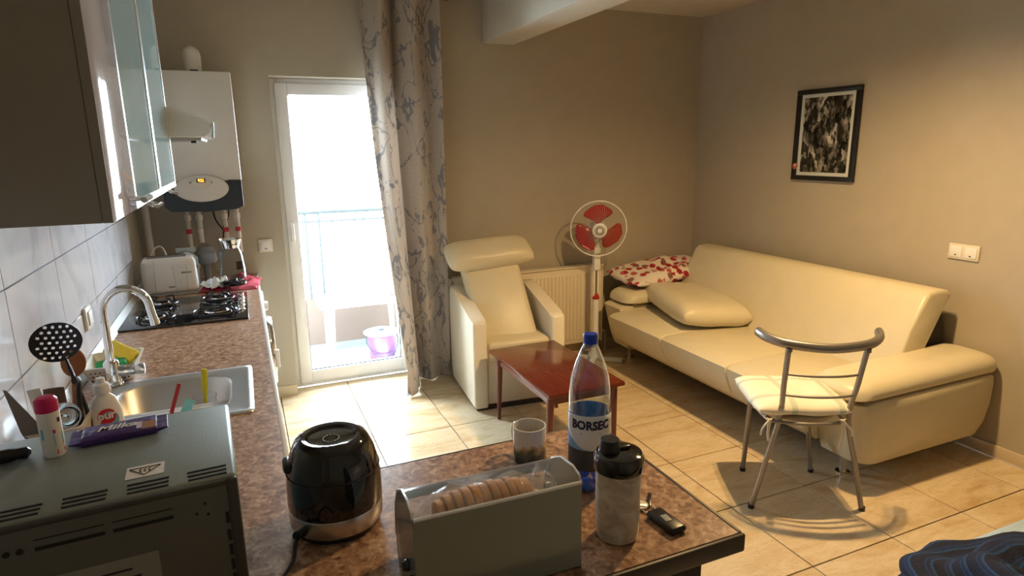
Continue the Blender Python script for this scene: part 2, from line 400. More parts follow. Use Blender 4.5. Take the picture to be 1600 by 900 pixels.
def pillow(w, d, t, n=18, pw=2.6, crease=0, edge=.18, seed=0):
    """cushion centred at origin lying in XY, w x d, thickness t"""
    bm = bmesh.new(); uvl = bm.loops.layers.uv.new('UVMap')
    def h(u, v):
        a = max(0, 1-abs(u)**pw); b = max(0, 1-abs(v)**pw)
        return t/2*((a*b)**.42)
    grids = []
    for s in (1, -1):
        g = []
        for j in range(n+1):
            row = []
            for i in range(n+1):
                u = math.sin((i/n-.5)*PI); v = math.sin((j/n-.5)*PI)
                pull = 1-.05*(abs(u*v))**3
                px, py = u*w/2*pull*(1-.06*(1-abs(u))*0), v*d/2*pull
                z = h(u, v)*s
                if crease: z += crease*noise.noise(Vector((u*2.2+seed, v*2.2, s*3.0)))*h(u, v)/(t/2)
                row.append(None if (s == -1 and (i in (0, n) or j in (0, n))) else bm.verts.new((px, py, z)))
            g.append(row)
        grids.append(g)
    g0, g1 = grids
    for j in range(n+1):
        for i in range(n+1):
            if g1[j][i] is None: g1[j][i] = g0[j][i]
    for s, g in ((1, g0), (-1, g1)):
        for j in range(n):
            for i in range(n):
                q = [g[j][i], g[j][i+1], g[j+1][i+1], g[j+1][i]]
                if s == -1: q.reverse()
                f = bm.faces.new(q)
                for l in f.loops: l[uvl].uv = (l.vert.co.x/w+.5, l.vert.co.y/d+.5)
    return bm
def xf(bm, M):
    bmesh.ops.transform(bm, matrix=M, verts=bm.verts); return bm
def RT(loc=(0, 0, 0), rx=0, ry=0, rz=0):
    return Matrix.Translation(loc) @ Matrix.Rotation(rz, 4, 'Z') @ Matrix.Rotation(ry, 4, 'Y') @ Matrix.Rotation(rx, 4, 'X')
def smoothpath(pts, k=6):
    P = [Vector(p) for p in pts]; out = []
    for i in range(len(P)-1):
        p0 = P[max(i-1, 0)]; p1 = P[i]; p2 = P[i+1]; p3 = P[min(i+2, len(P)-1)]
        for s in range(k):
            t = s/k
            out.append(.5*((2*p1)+(-p0+p2)*t+(2*p0-5*p1+4*p2-p3)*t*t+(-p0+3*p1-3*p2+p3)*t**3))
    out.append(P[-1]); return out
def text(s, size, depth=.0006, bold=0.0, shear=0):
    c = bpy.data.curves.new('lettering', 'FONT'); c.body = s; c.size = size; c.extrude = depth; c.offset = bold; c.shear = shear
    c.align_x = 'CENTER'; c.align_y = 'CENTER'; c.resolution_u = 3
    o = bpy.data.objects.new('lettering', c); me = bpy.data.meshes.new_from_object(o)
    bm = bmesh.new(); bm.from_mesh(me); bpy.data.objects.remove(o); bpy.data.curves.remove(c); bpy.data.meshes.remove(me)
    return bm
def wrap(bm, R, ang0, z0, c=(0, 0)):
    """lay flat lettering (x right, y up) onto an upright cylinder of radius R, centred at angle ang0"""
    for v in bm.verts:
        a = ang0+v.co.x/R; r = R+v.co.z
        v.co = Vector((c[0]+r*math.cos(a), c[1]+r*math.sin(a), z0+v.co.y))
    return bm

def obj(name, bm, m, parent=None, sharp=40, smooth=True, **props):
    bmesh.ops.recalc_face_normals(bm, faces=bm.faces)
    me = bpy.data.meshes.new(name); bm.to_mesh(me); bm.free()
    for p in me.polygons: p.use_smooth = smooth
    if smooth: me.set_sharp_from_angle(angle=math.radians(sharp))
    for q in (m if isinstance(m, (list, tuple)) else [m]): me.materials.append(q)
    o = bpy.data.objects.new(name, me); C.objects.link(o)
    if parent: o.parent = parent
    for k, v in props.items(): o[k] = v
    return o
def thing(name, label, cat, loc=(0, 0, 0), rz=0, group=None, rx=0, ry=0):
    o = bpy.data.objects.new(name, None); C.objects.link(o); o.location = loc; o.rotation_euler = (rx, ry, rz)
    o.empty_display_size = .1; o['label'] = label; o['category'] = cat
    if group: o['group'] = group
    return o
def single(name, bm, m, label, cat, loc=(0, 0, 0), rz=0, group=None, **k):
    o = obj(name, bm, m, **k); o.location = loc; o.rotation_euler = (0, 0, rz); o['label'] = label; o['category'] = cat
    if group: o['group'] = group
    return o
def struct(name, bm=None, m=None, loc=(0, 0, 0)):
    if bm is None:
        o = bpy.data.objects.new(name, None); C.objects.link(o)
    else: o = obj(name, bm, m)
    o.location = loc; o['kind'] = 'structure'; return o
def inst(o, loc, parent, rot=None):
    c = o.copy(); C.objects.link(c); c.parent = parent; c.location = loc
    if rot: c.rotation_euler = rot
    return c

# ================================================================== ROOM
XL, XR, YB, YN, ZC = -1.133, 2.91, 0.92, -4.4, 2.585
DX0, DX1, DZ = -0.337, 0.515, 2.056
floor = struct('floor', B(XL, XR, YN, 1.05, -.06, -.006), grout_m)
TS = .45; g = .0026
proto = None
for j in range(-3, 9):
    for i in range(-2, 7):
        x0, x1 = i*TS+g, (i+1)*TS-g; y1, y0 = -j*TS+TS-g, -j*TS+g
        if j <= -3: continue
        x1 = min(x1, XR-.001); 
        lim = YB if (i != -1 and i != 0 and i != 1) else 1.04
        y1 = min(y1, lim-.001)
        if y1-y0 < .01: continue
        full = abs((x1-x0)-(TS-2*g)) < 1e-4 and abs((y1-y0)-(TS-2*g)) < 1e-4
        cx, cy = (x0+x1)/2, (y0+y1)/2
        if full and proto:
            inst(proto, (cx, cy, 0), floor)
        else:
            w, d = (x1-x0)/2, (y1-y0)/2
            o = obj('tile', B(-w, w, -d, d, -.006, 0, bev=.0012, seg=1), floor_m, floor); o.location = (cx, cy, 0)
            if full: proto = o
ceiling = struct('ceiling', B(XL-.1, XR+.1, YN, YB+.3, ZC, ZC+.1), ceil_paint)
bm = B(XL-.1, DX0, YB, YB+.3, -.06, ZC); box(bm, DX1, XR+.1, YB, YB+.3, -.06, ZC); box(bm, DX0, DX1, YB, YB+.3, DZ, ZC)
struct('wall_back', bm, wall_paint)
struct('wall_right', B(XR, XR+.1, YN, YB, -.06, ZC), wall_paint)
wl = struct('wall_left', B(XL-.1, XL, YN, YB, -.06, ZC), wall_paint)
struct('wall_front', B(XL-.1, XR+.1, YN-.1, YN, -.06, ZC), wall_paint)
struct('trim_1', B(1.05, 1.285, YN, YB, 2.305, ZC, bev=.006), beam_paint)
# skirting
struct('baseboard_back', box(B(-.5, DX0-.004, YB-.012, YB, 0, .075, bev=.003), DX1, XR-.012, YB-.012, YB, 0, .075, bev=.003), base_tile)
struct('baseboard_right', B(XR-.012, XR, YN, YB-.012, 0, .072, bev=.003), base_tile)
# wall tiles behind the worktop
splash = struct('trim_2', B(XL, XL+.004, -3.3, .50, .865, 1.516), wallgrout_m)
cols = [-3.3, -2.835, -2.36, -1.885, -1.412, -.930, -.455, .025, .50]; rows = [.895, 1.0535, 1.2845, 1.5155]
for a, b in zip(cols, cols[1:]):
    for c, d in zip(rows, rows[1:]):
        obj('tile', B(XL+.001, -1.125, a+.0018, b-.0018, c+.0018, d-.0018, bev=.0012, seg=1), walltile_m, splash)
struct('trim_3', PR([(-1.133, .862), (-1.100, .862), (-1.122, .895), (-1.133, .895)], -3.3, .90), alu)

# ------------------------------------------------------------------ balcony door
d1 = struct('door_1')
def part(n, bm, m, p=d1, **k): return obj(n, bm, m, p, **k)
fy0, fy1 = 1.048, 1.118
bm = B(DX0+.001, DX0+.045, fy0, fy1, .0, DZ-.001, bev=.004); box(bm, DX1-.045, DX1-.001, fy0, fy1, 0, DZ-.001, bev=.004)
box(bm, DX0+.045, DX1-.045, fy0, fy1, DZ-.045, DZ-.001, bev=.004); box(bm, DX0+.045, DX1-.045, fy0, fy1, 0.0, .035, bev=.004)
part('door_frame', bm, pvc)
sx0, sx1, sz0, sz1 = DX0+.032, DX1-.032, .028, DZ-.030
gx0, gx1, gz0, gz1 = sx0+.076, sx1-.076, sz0+.085, sz1-.072
def ring(bm, a, b, c, d, e, f, g_, h, y0, y1, bev=.006):
    box(bm, a, e, y0, y1, c, d, bev=bev); box(bm, f, b, y0, y1, c, d, bev=bev)
    box(bm, e-.001, f+.001, y0+.0005, y1, h, d, bev=bev); box(bm, e-.001, f+.001, y0+.0005, y1, c, g_, bev=bev); return bm
part('door_sash', ring(bmesh.new(), sx0, sx1, sz0, sz1, gx0, gx1, gz0, gz1, 1.030, 1.100), pvc)
part('glazing_seal', ring(bmesh.new(), gx0-.002, gx1+.002, gz0-.002, gz1+.002, gx0+.004, gx1-.004, gz0+.004, gz1-.004, 1.046, 1.060, bev=0), black_matte, label='thin black rubber seal')
part('window_pane', B(gx0, gx1, 1.064, 1.068, gz0, gz1), pane)
bm = B(sx0+.018, sx0+.044, 1.018, 1.030, 1.02, 1.16, bev=.004); tube(bm, [(sx0+.031, 1.03, 1.13), (sx0+.031, .995, 1.13)], .008)
box(bm, sx0+.020, sx0+.042, .985, 1.0, 1.03, 1.145, bev=.005)
part('door_handle', bm, white_pl)
# ------------------------------------------------------------------ balcony outside
struct('balcony_slab', B(-1.6, 2.2, 1.22, 2.35, -.2, -.06), balc_floor)
struct('balcony_parapet', B(-1.6, 2.2, 2.20, 2.34, -.06, .36), peach)
struct('added_shade_slab', B(-1.6, 2.2, 1.22, 2.40, 2.62, 2.78), white_paint)  # unseen roof slab, added to cut the sky light on the balcony
r = thing('balcony_railing', 'galvanised balcony railing with frosted panels beyond the glass door', 'railing', (0, 2.2, .36))
obj('top_rail', T([(-1.6, 0, .74), (2.2, 0, .74)], .02, 10), metal_rail, r)
obj('lower_rail', T([(-1.6, 0, .66), (2.2, 0, .66)], .010, 8), metal_rail, r)
for x in (-1.2, -.09, .02, 1.05, 2.0): obj('post', T([(x, .0, 0), (x, 0, .74)], .012, 8), metal_rail, r)
for a, b in ((-1.18, -.11), (.035, 1.035), (1.065, 1.98)): obj('frosted_panel', B(a, b, -.006, .006, .02, .64, bev=.002), frost_panel, r)
t = thing('plastic_table', 'low white plastic table on the balcony behind the glass', 'table', (.22, 1.86, -.06))
obj('table_top', B(-.30, .42, -.22, .22, .44, .475, bev=.008), white_pl, t)
for x in (-.22, .34):
    for y in (-.16, .16): obj('leg', T([(x, y, 0), (x*.96, y, .44)], [.018, .026], 8), white_pl, t)
t = thing('bucket', 'lilac bucket with a grey lid on the balcony floor', 'bucket', (.345, 1.44, -.06))
obj('bucket_body', LA([(.085, 0), (.09, .01), (.112, .25), (.118, .255), (.118, .265)], 28), bucket_m, t)
obj('lid', LA([(.138, .266), (.140, .275), (.10, .288), (.03, .290), (.03, .305), (.0, .306)], 28, capt=False), bucket_lid, t)
obj('handle', T([(-.118, 0, .25), (-.125, -.03, .20), (-.08, -.10, .12), (0, -.13, .10), (.08, -.10, .12), (.125, -.03, .20), (.118, 0, .25)], .004, 6), metal_rail, t)
bm = pillow(.22, .20, .20, 14, crease=.05, seed=3)
single('plastic_bag', bm, bag_m, 'crumpled white plastic bag beside the lilac bucket', 'bag', (.60, 1.46, .05))
bm = pillow(.30, .12, .16, 12, crease=.06, seed=9)
single('pink_cloth', bm, mat('pink_towel', (.30, .2, .21, 1), .9), 'pale pink cloth bundled on the white balcony table', 'cloth', (.47, 1.80, .50))

# ------------------------------------------------------------------ curtain
def curtain():
    def fn(u, v):                                    # u across, v from top (0) to hem (1)
        z = 2.545*(1-v)
        xl = .222+.105*max(0, (v-.10)/.9)**1.1; xr = .715-.01*v
        wtop = 1
        x = xl+(xr-xl)*u
        f = 6.2
        amp = .044*(1-.25*v)
        y = .815+amp*math.sin(u*f*2*PI*.40+1.1+.35*math.sin(v*3))+.007*math.sin(u*23+v*4)
        # the left third swings forward towards the room and trails on the floor
        k = max(0, 1-u/.52); k = k*k*(3-2*k)
        fwd = .27*k*max(0, (v-.25)/.75)**1.6
        y -= fwd; x += .03*k*v
        dz = 0
        if v > .93:
            s = (v-.93)/.07
            y -= .07*k*s; x += .02*s*math.sin(u*40)*k-.05*s*k
        # deep vertical fold seen in the middle
        y += .085*math.exp(-((u-.40)/.045)**2)*(1-.3*v)
        z = max(.004+.010*(1+math.sin(u*31+1))*(.3+k), z-.02*k)
        return Vector((x, y, z))
    bm = sheet(fn, 150, 130)
    o = obj('curtain', bm, curtain_m, sharp=180)
    md = o.modifiers.new('t', 'SOLIDIFY'); md.thickness = .0025
    o['label'] = 'beige linen curtain with grey roses and branches beside the balcony door'; o['category'] = 'curtain'
    t = thing('curtain_rod', 'curtain rod near the ceiling that carries the floral curtain', 'curtain rod', (.1, .83, 2.565))
    obj('rod', T([(-.75, 0, 0), (.82, 0, 0)], .010, 12), tubegrey, t)
    for x in (-.55, .7): obj('bracket', B(x-.01, x+.01, -.01, .088, -.012, .012, bev=.002), tubegrey, t)
curtain()

# ------------------------------------------------------------------ light switches, picture
t = thing('light_switch', 'white single light switch on the wall left of the balcony door', 'switch', (-.449, YB, 1.025))
obj('plate', B(-.041, .041, -.010, 0, -.041, .041, bev=.004), cream_pl, t); obj('rocker', B(-.028, .028, -.014, -.008, -.028, .028, bev=.003), white_pl, t)
obj('indicator', B(-.008, .008, -.0150, -.0135, -.020, -.015), ink, t)
t = thing('wall_socket', 'double cream socket plate on the right wall above the sofa', 'socket', (XR, -1.262, 1.041))
obj('plate', B(-.010, 0, -.078, .078, -.041, .041, bev=.004), cream_pl, t)
for s in (-1, 1):
    obj('socket_insert', B(-.014, -.008, s*.037-.030, s*.037+.030, -.029, .029, bev=.003), white_pl, t)
    obj('indicator', B(-.0152, -.0135, s*.037-.004, s*.037+.004, -.020, -.014), ink, t)
t = thing('framed_picture', 'black framed city aerial photograph with white mount on right wall', 'picture', (XR, -.332, 1.661))
w, h = .237, .288
bm = bmesh.new()
for a in ((-w, w, h-.030, h), (-w, w, -h, -h+.030), (-w, -w+.034, -h+.0301, h-.0301), (w-.034, w, -h+.0301, h-.0301)):
    box(bm, -.024, -.001, a[0], a[1], a[2], a[3], bev=.002)
obj('frame', bm, black_plastic, t)
obj('mount', B(-.012, -.006, -w+.03, w-.03, -h+.028, h-.028), paper, t)
W2, H2 = w-.060, h-.052
bm = bmesh.new(); uvl = bm.loops.layers.uv.new('UVMap')
q = [(-.0135, W2, -H2), (-.0135, -W2, -H2), (-.0135, -W2, H2), (-.0135, W2, H2)]
f = bm.faces.new([bm.verts.new(p) for p in q])
for l, uv in zip(f.loops, ((0, 0), (1, 0), (1, 1), (0, 1))): l[uvl].uv = uv
obj('print', bm, city_m, t)
obj('glass', B(-.0165, -.0150, -w+.032, w-.032, -h+.030, h-.030), pane, t)
stk = thing('round_sticker', 'small round orange sticker on the lower left of the picture frame', 'sticker', (XR-.0262, -.126, 1.462))
obj('disc', xf(LA([(.021, 0), (.021, .0012)], 20), RT(ry=-PI/2)), mat('orange_print', (.40, .10, .04, 1), .5), stk)
obj('inner_disc', xf(LA([(.009, 0), (.009, .0008)], 16), RT((-.0013, 0, .006), ry=-PI/2)), mat('pale_print', (.70, .5, .42, 1), .5), stk)

# ------------------------------------------------------------------ radiator
t = thing('radiator', 'white ribbed panel radiator on back wall behind the armchair', 'radiator', (0, .80, 0))
rx0, rx1, rz0, rz1 = .76, 1.965, .10, .705
obj('panel', B(rx0, rx1, .012, .085, rz0, rz1, bev=.006), rad_m, t)
bm = bmesh.new(); n = 36; st = (rx1-rx0-.08)/n
for i in range(n):
    x = rx0+.04+i*st
    prism(bm, [(x+.003, .013), (x+.008, .004), (x+st-.008, .004), (x+st-.003, .013)], rz0+.035, rz1-.055, 'z', bev=.002)
obj('ribs', bm, rad_m, t)
obj('top_grille', B(rx0, rx1, .0, .090, rz1, rz1+.010, bev=.002), rad_m, t)
obj('side_cover', B(rx1, rx1+.006, .0, .090, rz0-.005, rz1+.010, bev=.002), rad_m, t)
obj('valve', xf(LA([(.015, 0), (.020, .01), (.020, .045), (.015, .055)], 14), RT((.722, .02, .66), ry=-PI/2*.0)), white_pl, t)
obj('valve_pipe', T([(.722, .03, 0), (.722, .03, .66), (.76, .03, .68)], .009, 8), pipe_w, t)
obj('lower_valve', xf(LA([(.010, 0), (.014, .01), (.012, .03)], 12), RT((rx1+.0, .03, .17), ry=PI/2)), white_pl, t)
obj('supply_pipe', T(smoothpath([(rx1+.03, .03, .17), (rx1+.05, .03, .15), (rx1+.05, .03, 0)], 4), .008, 8), pipe_w, t)
for x in (1.0, 1.6): obj('bracket', B(x, x+.03, .085, .12, rz0+.1, rz1-.1), rad_m, t)

# ------------------------------------------------------------------ armchair
def armchair():
    t = thing('armchair', 'cream leather reclining armchair with headrest in front of the radiator', 'armchair', (.645, .122, 0), math.radians(-5))
    Wd = .605; aw = .092
    side = [(0, .022), (.60, .022), (.64, .10), (.650, .62), (.635, .665), (.60, .69), (.53, .685), (.30, .635), (.06, .585), (.012, .575), (0, .56)]
    for x in (0, Wd-aw):
        bm = PR([(p[0], p[1]) for p in side], x, x+aw, 'x', bev=.016)
        obj('arm', bm, leather_w, t, sharp=50)
    obj('front_panel', B(aw+.001, Wd-aw-.001, .022, .16, .03, .345, bev=.012), leather_w, t)
    obj('seat_cushion', B(aw+.002, Wd-aw-.002, .004, .56, .30, .44, bev=.035, seg=4), leather, t)
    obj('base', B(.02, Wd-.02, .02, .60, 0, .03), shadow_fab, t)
    obj('rear_panel', B(aw, Wd-aw, .56, .63, .06, .62, bev=.02), leather, t)
    # leaning back cushion
    bm = B(-.195, .195, -.055, .055, -.33, .29, bev=.040, seg=4)
    for v in bm.verts:
        v.co.y -= .018*(1-(v.co.x/.205)**2)*(1-(v.co.z/.28)**2)*(1 if v.co.y < 0 else 0)
        v.co.x *= 1+.03*(v.co.z/.28)
    o = obj('back_cushion', xf(bm, RT((Wd/2-.035, .350, .635), rx=math.radians(-36), ry=math.radians(-5))), leather, t, sharp=60)
    # headrest roll
    bm = pillow(.60, .25, .150, 22, pw=3.4, crease=.006, seed=2)
    hm = xf(bm, RT((.255, .50, .915), rx=math.radians(28), ry=math.radians(-3.0), rz=math.radians(2)))
    hr = obj('headrest', hm, leather, t, sharp=180)
    pts = []
    for i in range(15):
        u = -.18+.44*i/14
        pts.append(Matrix.Translation((.255, .50, .915)) @ Matrix.Rotation(math.radians(2), 4, 'Z') @ Matrix.Rotation(math.radians(-3), 4, 'Y') @ Matrix.Rotation(math.radians(28), 4, 'X') @ Vector((u, -.121+.018*(u/.3)**2, .004)))
    obj('headrest_seam', T(pts, .0038, 6), seam_gap_m, hr, label='dark seam along the headrest')
    for x in (.20, .36): obj('headrest_post', T([(x, .50, .80), (x, .52, .90)], .006, 8), chrome, t)
armchair()

# ------------------------------------------------------------------ coffee table
t = thing('coffee_table', 'low mahogany coffee table in front of the cream armchair', 'table', (.948, -.335, 0), math.radians(.6))
obj('table_top', B(-.222, .222, -.40, .40, .398, .42, bev=.005), mahog, t)
bm = B(-.175, .175, -.352, -.334, .345, .398); box(bm, -.175, .175, .300, .318, .345, .398); box(bm, -.192, -.175, -.33, .30, .345, .398); box(bm, .175, .192, -.33, .30, .345, .398)
obj('apron', bm, darkwood, t)
for sx in (-1, 1):
    for y in (-.345, .315): obj('leg', T([(sx*.197, y, 0), (sx*.185, y, .398)], [.011, .021], 12), darkwood, t)
obj('glide', T([(.16, .0, .40), (.16, .0, .401)], .01, 6), darkwood, t) if False else None

# ------------------------------------------------------------------ pedestal fan
def fan():
    bx, by = 1.825, .665
    t = thing('pedestal_fan', 'white pedestal fan with red blades between radiator and sofa', 'fan', (bx, by, 0))
    for a in (-.75, .82):
        d = Vector((math.cos(a), math.sin(a), 0))*.215
        if a > 0: d *= .8
        obj('foot', xf(B(-d.length, d.length, -.022, .022, .002+(.0 if a < 0 else .0005), .030, bev=.005), RT(rz=a)), white_pl, t)
    obj('base_collar', LA([(.055, .03), (.050, .055), (.034, .07), (.030, .10)], 20), white_pl, t)
    obj('lower_pole', T([(0, 0, .06), (0, 0, .50)], .024, 16), white_pl, t)
    obj('pole_sleeve', T([(-.016, 0, .49), (-.016, 0, .72)], .009, 10), white_pl, t); obj('pole_sleeve', T([(.016, 0, .49), (.016, 0, .72)], .009, 10), white_pl, t)
    obj('height_knob', LA([(.026, .485), (.028, .492), (.024, .505), (.014, .53)], 14), red_pl, t)
    obj('inner_pole', T([(0, 0, .50), (0, 0, .72)], .008, 12), mat('brass_tube', (.30, .22, .10, 1), .3, .8), t)
    obj('control_column', B(-.026, .026, -.022, .022, .705, .88, bev=.010, seg=3), white_pl, t)
    for i in range(3): obj('button', xf(LA([(.005, 0), (.004, .004)], 10), RT((-.012+.012*i, -.022, .83), rx=PI/2)), ink, t)
    obj('neck', T(smoothpath([(0, 0, .85), (0, -.002, .92), (-.002, -.01, .995)], 4), [.021]*4+[.018]*5, 12), white_pl, t)
    obj('tilt_bolt', T([(-.03, -.012, .935), (.03, -.012, .935)], .007, 10), chrome, t)
    # head, facing the camera side, slightly up
    H = thing('x', 'x', 'x'); bpy.data.objects.remove(H)
    M = RT((-.004, -.015, 1.03), rz=math.radians(-22)) @ Matrix.Rotation(math.radians(6), 4, 'X')   # local -Y is the blowing direction
    Rz = RT(rx=PI/2)                                # lathe z -> -y
    obj('motor', xf(LA([(.02, -.10), (.050, -.085), (.055, -.02), (.050, .0)], 20), M @ Rz), white_pl, t)
    R = .204
    gb = bmesh.new()
    pr = [(math.cos(2*PI*k/64)*R, 0, math.sin(2*PI*k/64)*R) for k in range(64)]
    tube(gb, [(p[0], -.055, p[2]) for p in pr], .0045, 8, closed=True)
    xf(gb, M); obj('guard_rim', gb, white_pl, t)
    wires = mat('guard_wire', (.55, .48, .40, 1), .35)
    gw = bmesh.new()
    for k in range(54):
        a = 2*PI*k/54
        for s, dep in ((1, -.105), (-1, -.005)):
            pts = []
            for i in range(5):
                q = i/4; rr = .045+(R-.045)*q; aa = a+.45*q*s
                pts.append((math.cos(aa)*rr, -.055+(dep+.055)*math.cos(q*PI/2)**.8 if q < 1 else -.055, math.sin(aa)*rr))
            tube(gw, pts, .0008, 3, cap=False)
    xf(gw, M); obj('guard_wires', gw, wires, t, kind='stuff')
    obj('hub_cap', xf(LA([(.052, .100), (.053, .108), (.046, .114), (.0, .116)], 28, capt=False), M @ Rz), white_pl, t)
    hs = bmesh.new()
    for k in range(20):
        a = 2*PI*k/20
        tube(hs, [(math.cos(a)*.018, -.1165, math.sin(a)*.018), (math.cos(a+.35)*.040, -.1155, math.sin(a+.35)*.040)], .0018, 4)
    xf(hs, M); obj('hub_slots', hs, ink, t)
    blade_m = mat('red_fan_blade', (.34, .012, .014, 1), .25, trans=0)
    for k in range(3):
        a0 = 2*PI*k/3+PI/2-.05
        def fn(u, v, a0=a0):
            rr = .030+.145*v
            wdt = (.30+.62*math.sin(min(1, v*1.15)*PI*.55))*(1 if v < .82 else math.sqrt(max(0, 1-((v-.82)/.19)**2)))
            aa = a0+(u-.5)*1.75*wdt+.12*v
            return Vector((math.cos(aa)*rr, -.05-.045*(u-.5), math.sin(aa)*rr))
        b = sheet(fn, 12, 14); xf(b, M)
        o = obj('blade', b, blade_m, t, sharp=180); md = o.modifiers.new('t', 'SOLIDIFY'); md.thickness = .003
    obj('blade_hub', xf(LA([(.03, .03), (.034, .04), (.034, .065), (.02, .075)], 20), M @ Rz), red_pl, t)
fan()

# ------------------------------------------------------------------ sofa
def sofa():
    t = thing('sofa', 'long cream leather sofa with padded arms along the right wall', 'sofa', (0, 0, 0))
    y0, y1 = -1.27, .45
    # seat: front leans in towards the bottom
    n = 3
    cuts = [-1.27, -.765, -.17, .45]
    for i, (a, b) in enumerate(zip(cuts, cuts[1:])):
        bm = PR([(1.95, .172), (2.30, .172), (2.50, .40), (2.44, .435), (2.15, .43), (1.84, .425), (1.805, .405), (1.808, .365), (1.86, .24)], a+.0015, b-.0015, 'y', bev=.012)
        for v in bm.verts:
            if v.co.z > .39:
                k = (v.co.y-a)/(b-a); v.co.z += 0
        obj('seat_cushion', bm, leather, t, sharp=45)
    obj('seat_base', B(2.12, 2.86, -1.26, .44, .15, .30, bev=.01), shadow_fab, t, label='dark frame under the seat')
    # backrest
    bm = bmesh.new()
    prof = [(2.43, .43), (2.475, .405), (2.60, .42), (2.745, .785), (2.82, .82), (2.80, .85), (2.72, .862), (2.645, .856), (2.612, .83), (2.53, .66)]
    prism(bm, prof, -1.29, .525, 'y', bev=.022)
    obj('backrest', bm, leather, t, sharp=45)
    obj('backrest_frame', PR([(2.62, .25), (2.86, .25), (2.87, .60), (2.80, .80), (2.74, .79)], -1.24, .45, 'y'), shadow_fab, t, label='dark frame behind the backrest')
    # arms
    def arm(ya, yb, near):
        s = -1 if near else 1; px0 = 1.86 if near else 1.945
        # plan outline with a rounded front corner; outer side slopes in at the bottom
        def loop(z, inset, x0, x1, wout):
            pts = []
            yo = (ya if near else yb); yi = (yb if near else ya)
            yo_ = yo-s*inset
            R = .085
            pts.append((x0, yi))
            for k in range(7):
                a = k/6*PI/2
                cx_ = x0+R; cy_ = yo_-s*R
                pts.append((cx_-R*math.cos(a), cy_+s*R*math.sin(a)))
            pts.append((x1-.03, yo_)); pts.append((x1, yo_-s*.03)); pts.append((x1, yi))
            return [(p[0], p[1], z) for p in pts]
        levels = [(.118, .035, 2.02, 2.80), (.13, .018, 1.985, 2.83), (.20, .006, 1.96, 2.87), (.30, .0, 1.935, 2.89), (.40, .0, 1.91, 2.895), (.442, .004, 1.90, 2.895), (.456, .02, 1.92, 2.88)]
        bm = bmesh.new(); rings = []
        for z, ins, xa, xb in levels:
            rings.append([bm.verts.new(p) for p in loop(z, ins, xa, xb, 0)])
        for A, D in zip(rings, rings[1:]):
            m_ = len(A)
            for k in range(m_): bm.faces.new((A[k], A[(k+1) % m_], D[(k+1) % m_], D[k]))
        bm.faces.new(rings[0][::-1]); bm.faces.new(rings[-1])
        obj('armrest', bm, leather, t, sharp=50)
        # pad
        yo = (ya if near else yb)+s*.012; yi = (yb if near else ya)-s*.035
        levels = [(.470, .022), (.475, .006), (.495, 0), (.518, .004), (.538, .018), (.550, .04), (.556, .08)]
        bm = bmesh.new(); rings = []
        c = (yo+yi)/2; hw = abs(yo-yi)/2
        for z, ins in levels:
            P_ = []
            xa, xb = px0+ins, 2.895-ins; h_ = hw-ins; R = min(.10, h_*.98)
            for (cx_, cy_, a0) in ((xb-min(.06, h_), c+h_-min(.06, h_), 0), (xa+R, c+h_-R, PI/2), (xa+R, c-h_+R, PI), (xb-min(.06, h_), c-h_+min(.06, h_), 1.5*PI)):
                rr = R if cx_ < 2.3 else min(.06, h_)
                for k in range(6):
                    a = a0+k/5*PI/2
                    P_.append((cx_+rr*math.cos(a), cy_+rr*math.sin(a), z+.022*max(0, (2.35-abs(cx_+rr*math.cos(a)-2.45)*1.0-2.0))*0+(.02*math.sin(PI*min(1, max(0, (cx_-1.86)/1.03))) if z > .5 else 0)-(.022*max(0, (2.15-(cx_+rr*math.cos(a)))/.29) if z > .48 else 0)))
            rings.append([bm.verts.new(p) for p in P_])
        for A, D in zip(rings, rings[1:]):
            m_ = len(A)
            for k in range(m_): bm.faces.new((A[k], A[(k+1) % m_], D[(k+1) % m_], D[k]))
        bm.faces.new(rings[0][::-1]); bm.faces.new(rings[-1])
        pad = obj('arm_pad', bm, leather, t, sharp=50)
        obj('pad_gap_shade', B(px0+.07, 2.88, min(yo-s*.022, yi+s*.02), max(yo-s*.022, yi+s*.02), .454, .472), seam_gap_m, pad, label='dark strip painted as shade in the gap under the arm pad')  # solid dark strip standing in for the shade between pad and arm
    arm(-1.52, -1.27, True); arm(.45, .72, False)
    for x, y in ((2.078, -1.33), (2.10, .60), (2.75, -1.30), (2.75, .55)):
        obj('leg', LA([(.034, 0), (.034, .005), (.017, .010), (.018, .05), (.024, .09), (.028, .15)], 16, (x, y, 0)), chrome, t)
sofa()
# cushions on the sofa
bm = pillow(.50, .78, .170, 24, pw=6, crease=.008, seed=5)
single('leather_cushion', xf(bm, RT(rx=math.radians(2), ry=math.radians(4))), leather, 'loose cream leather cushion lying on the far end of the sofa', 'cushion', (2.30, .12, .522), math.radians(-14), sharp=180)
bm = pillow(.80, .42, .11, 22, pw=2.8, crease=.05, seed=11)
single('floral_pillow', xf(bm, RT(rx=math.radians(6), ry=math.radians(-4))), floral_m, 'crumpled pillow with red flowers on the far arm of the sofa', 'pillow', (2.41, .66, .655), math.radians(4), sharp=180)

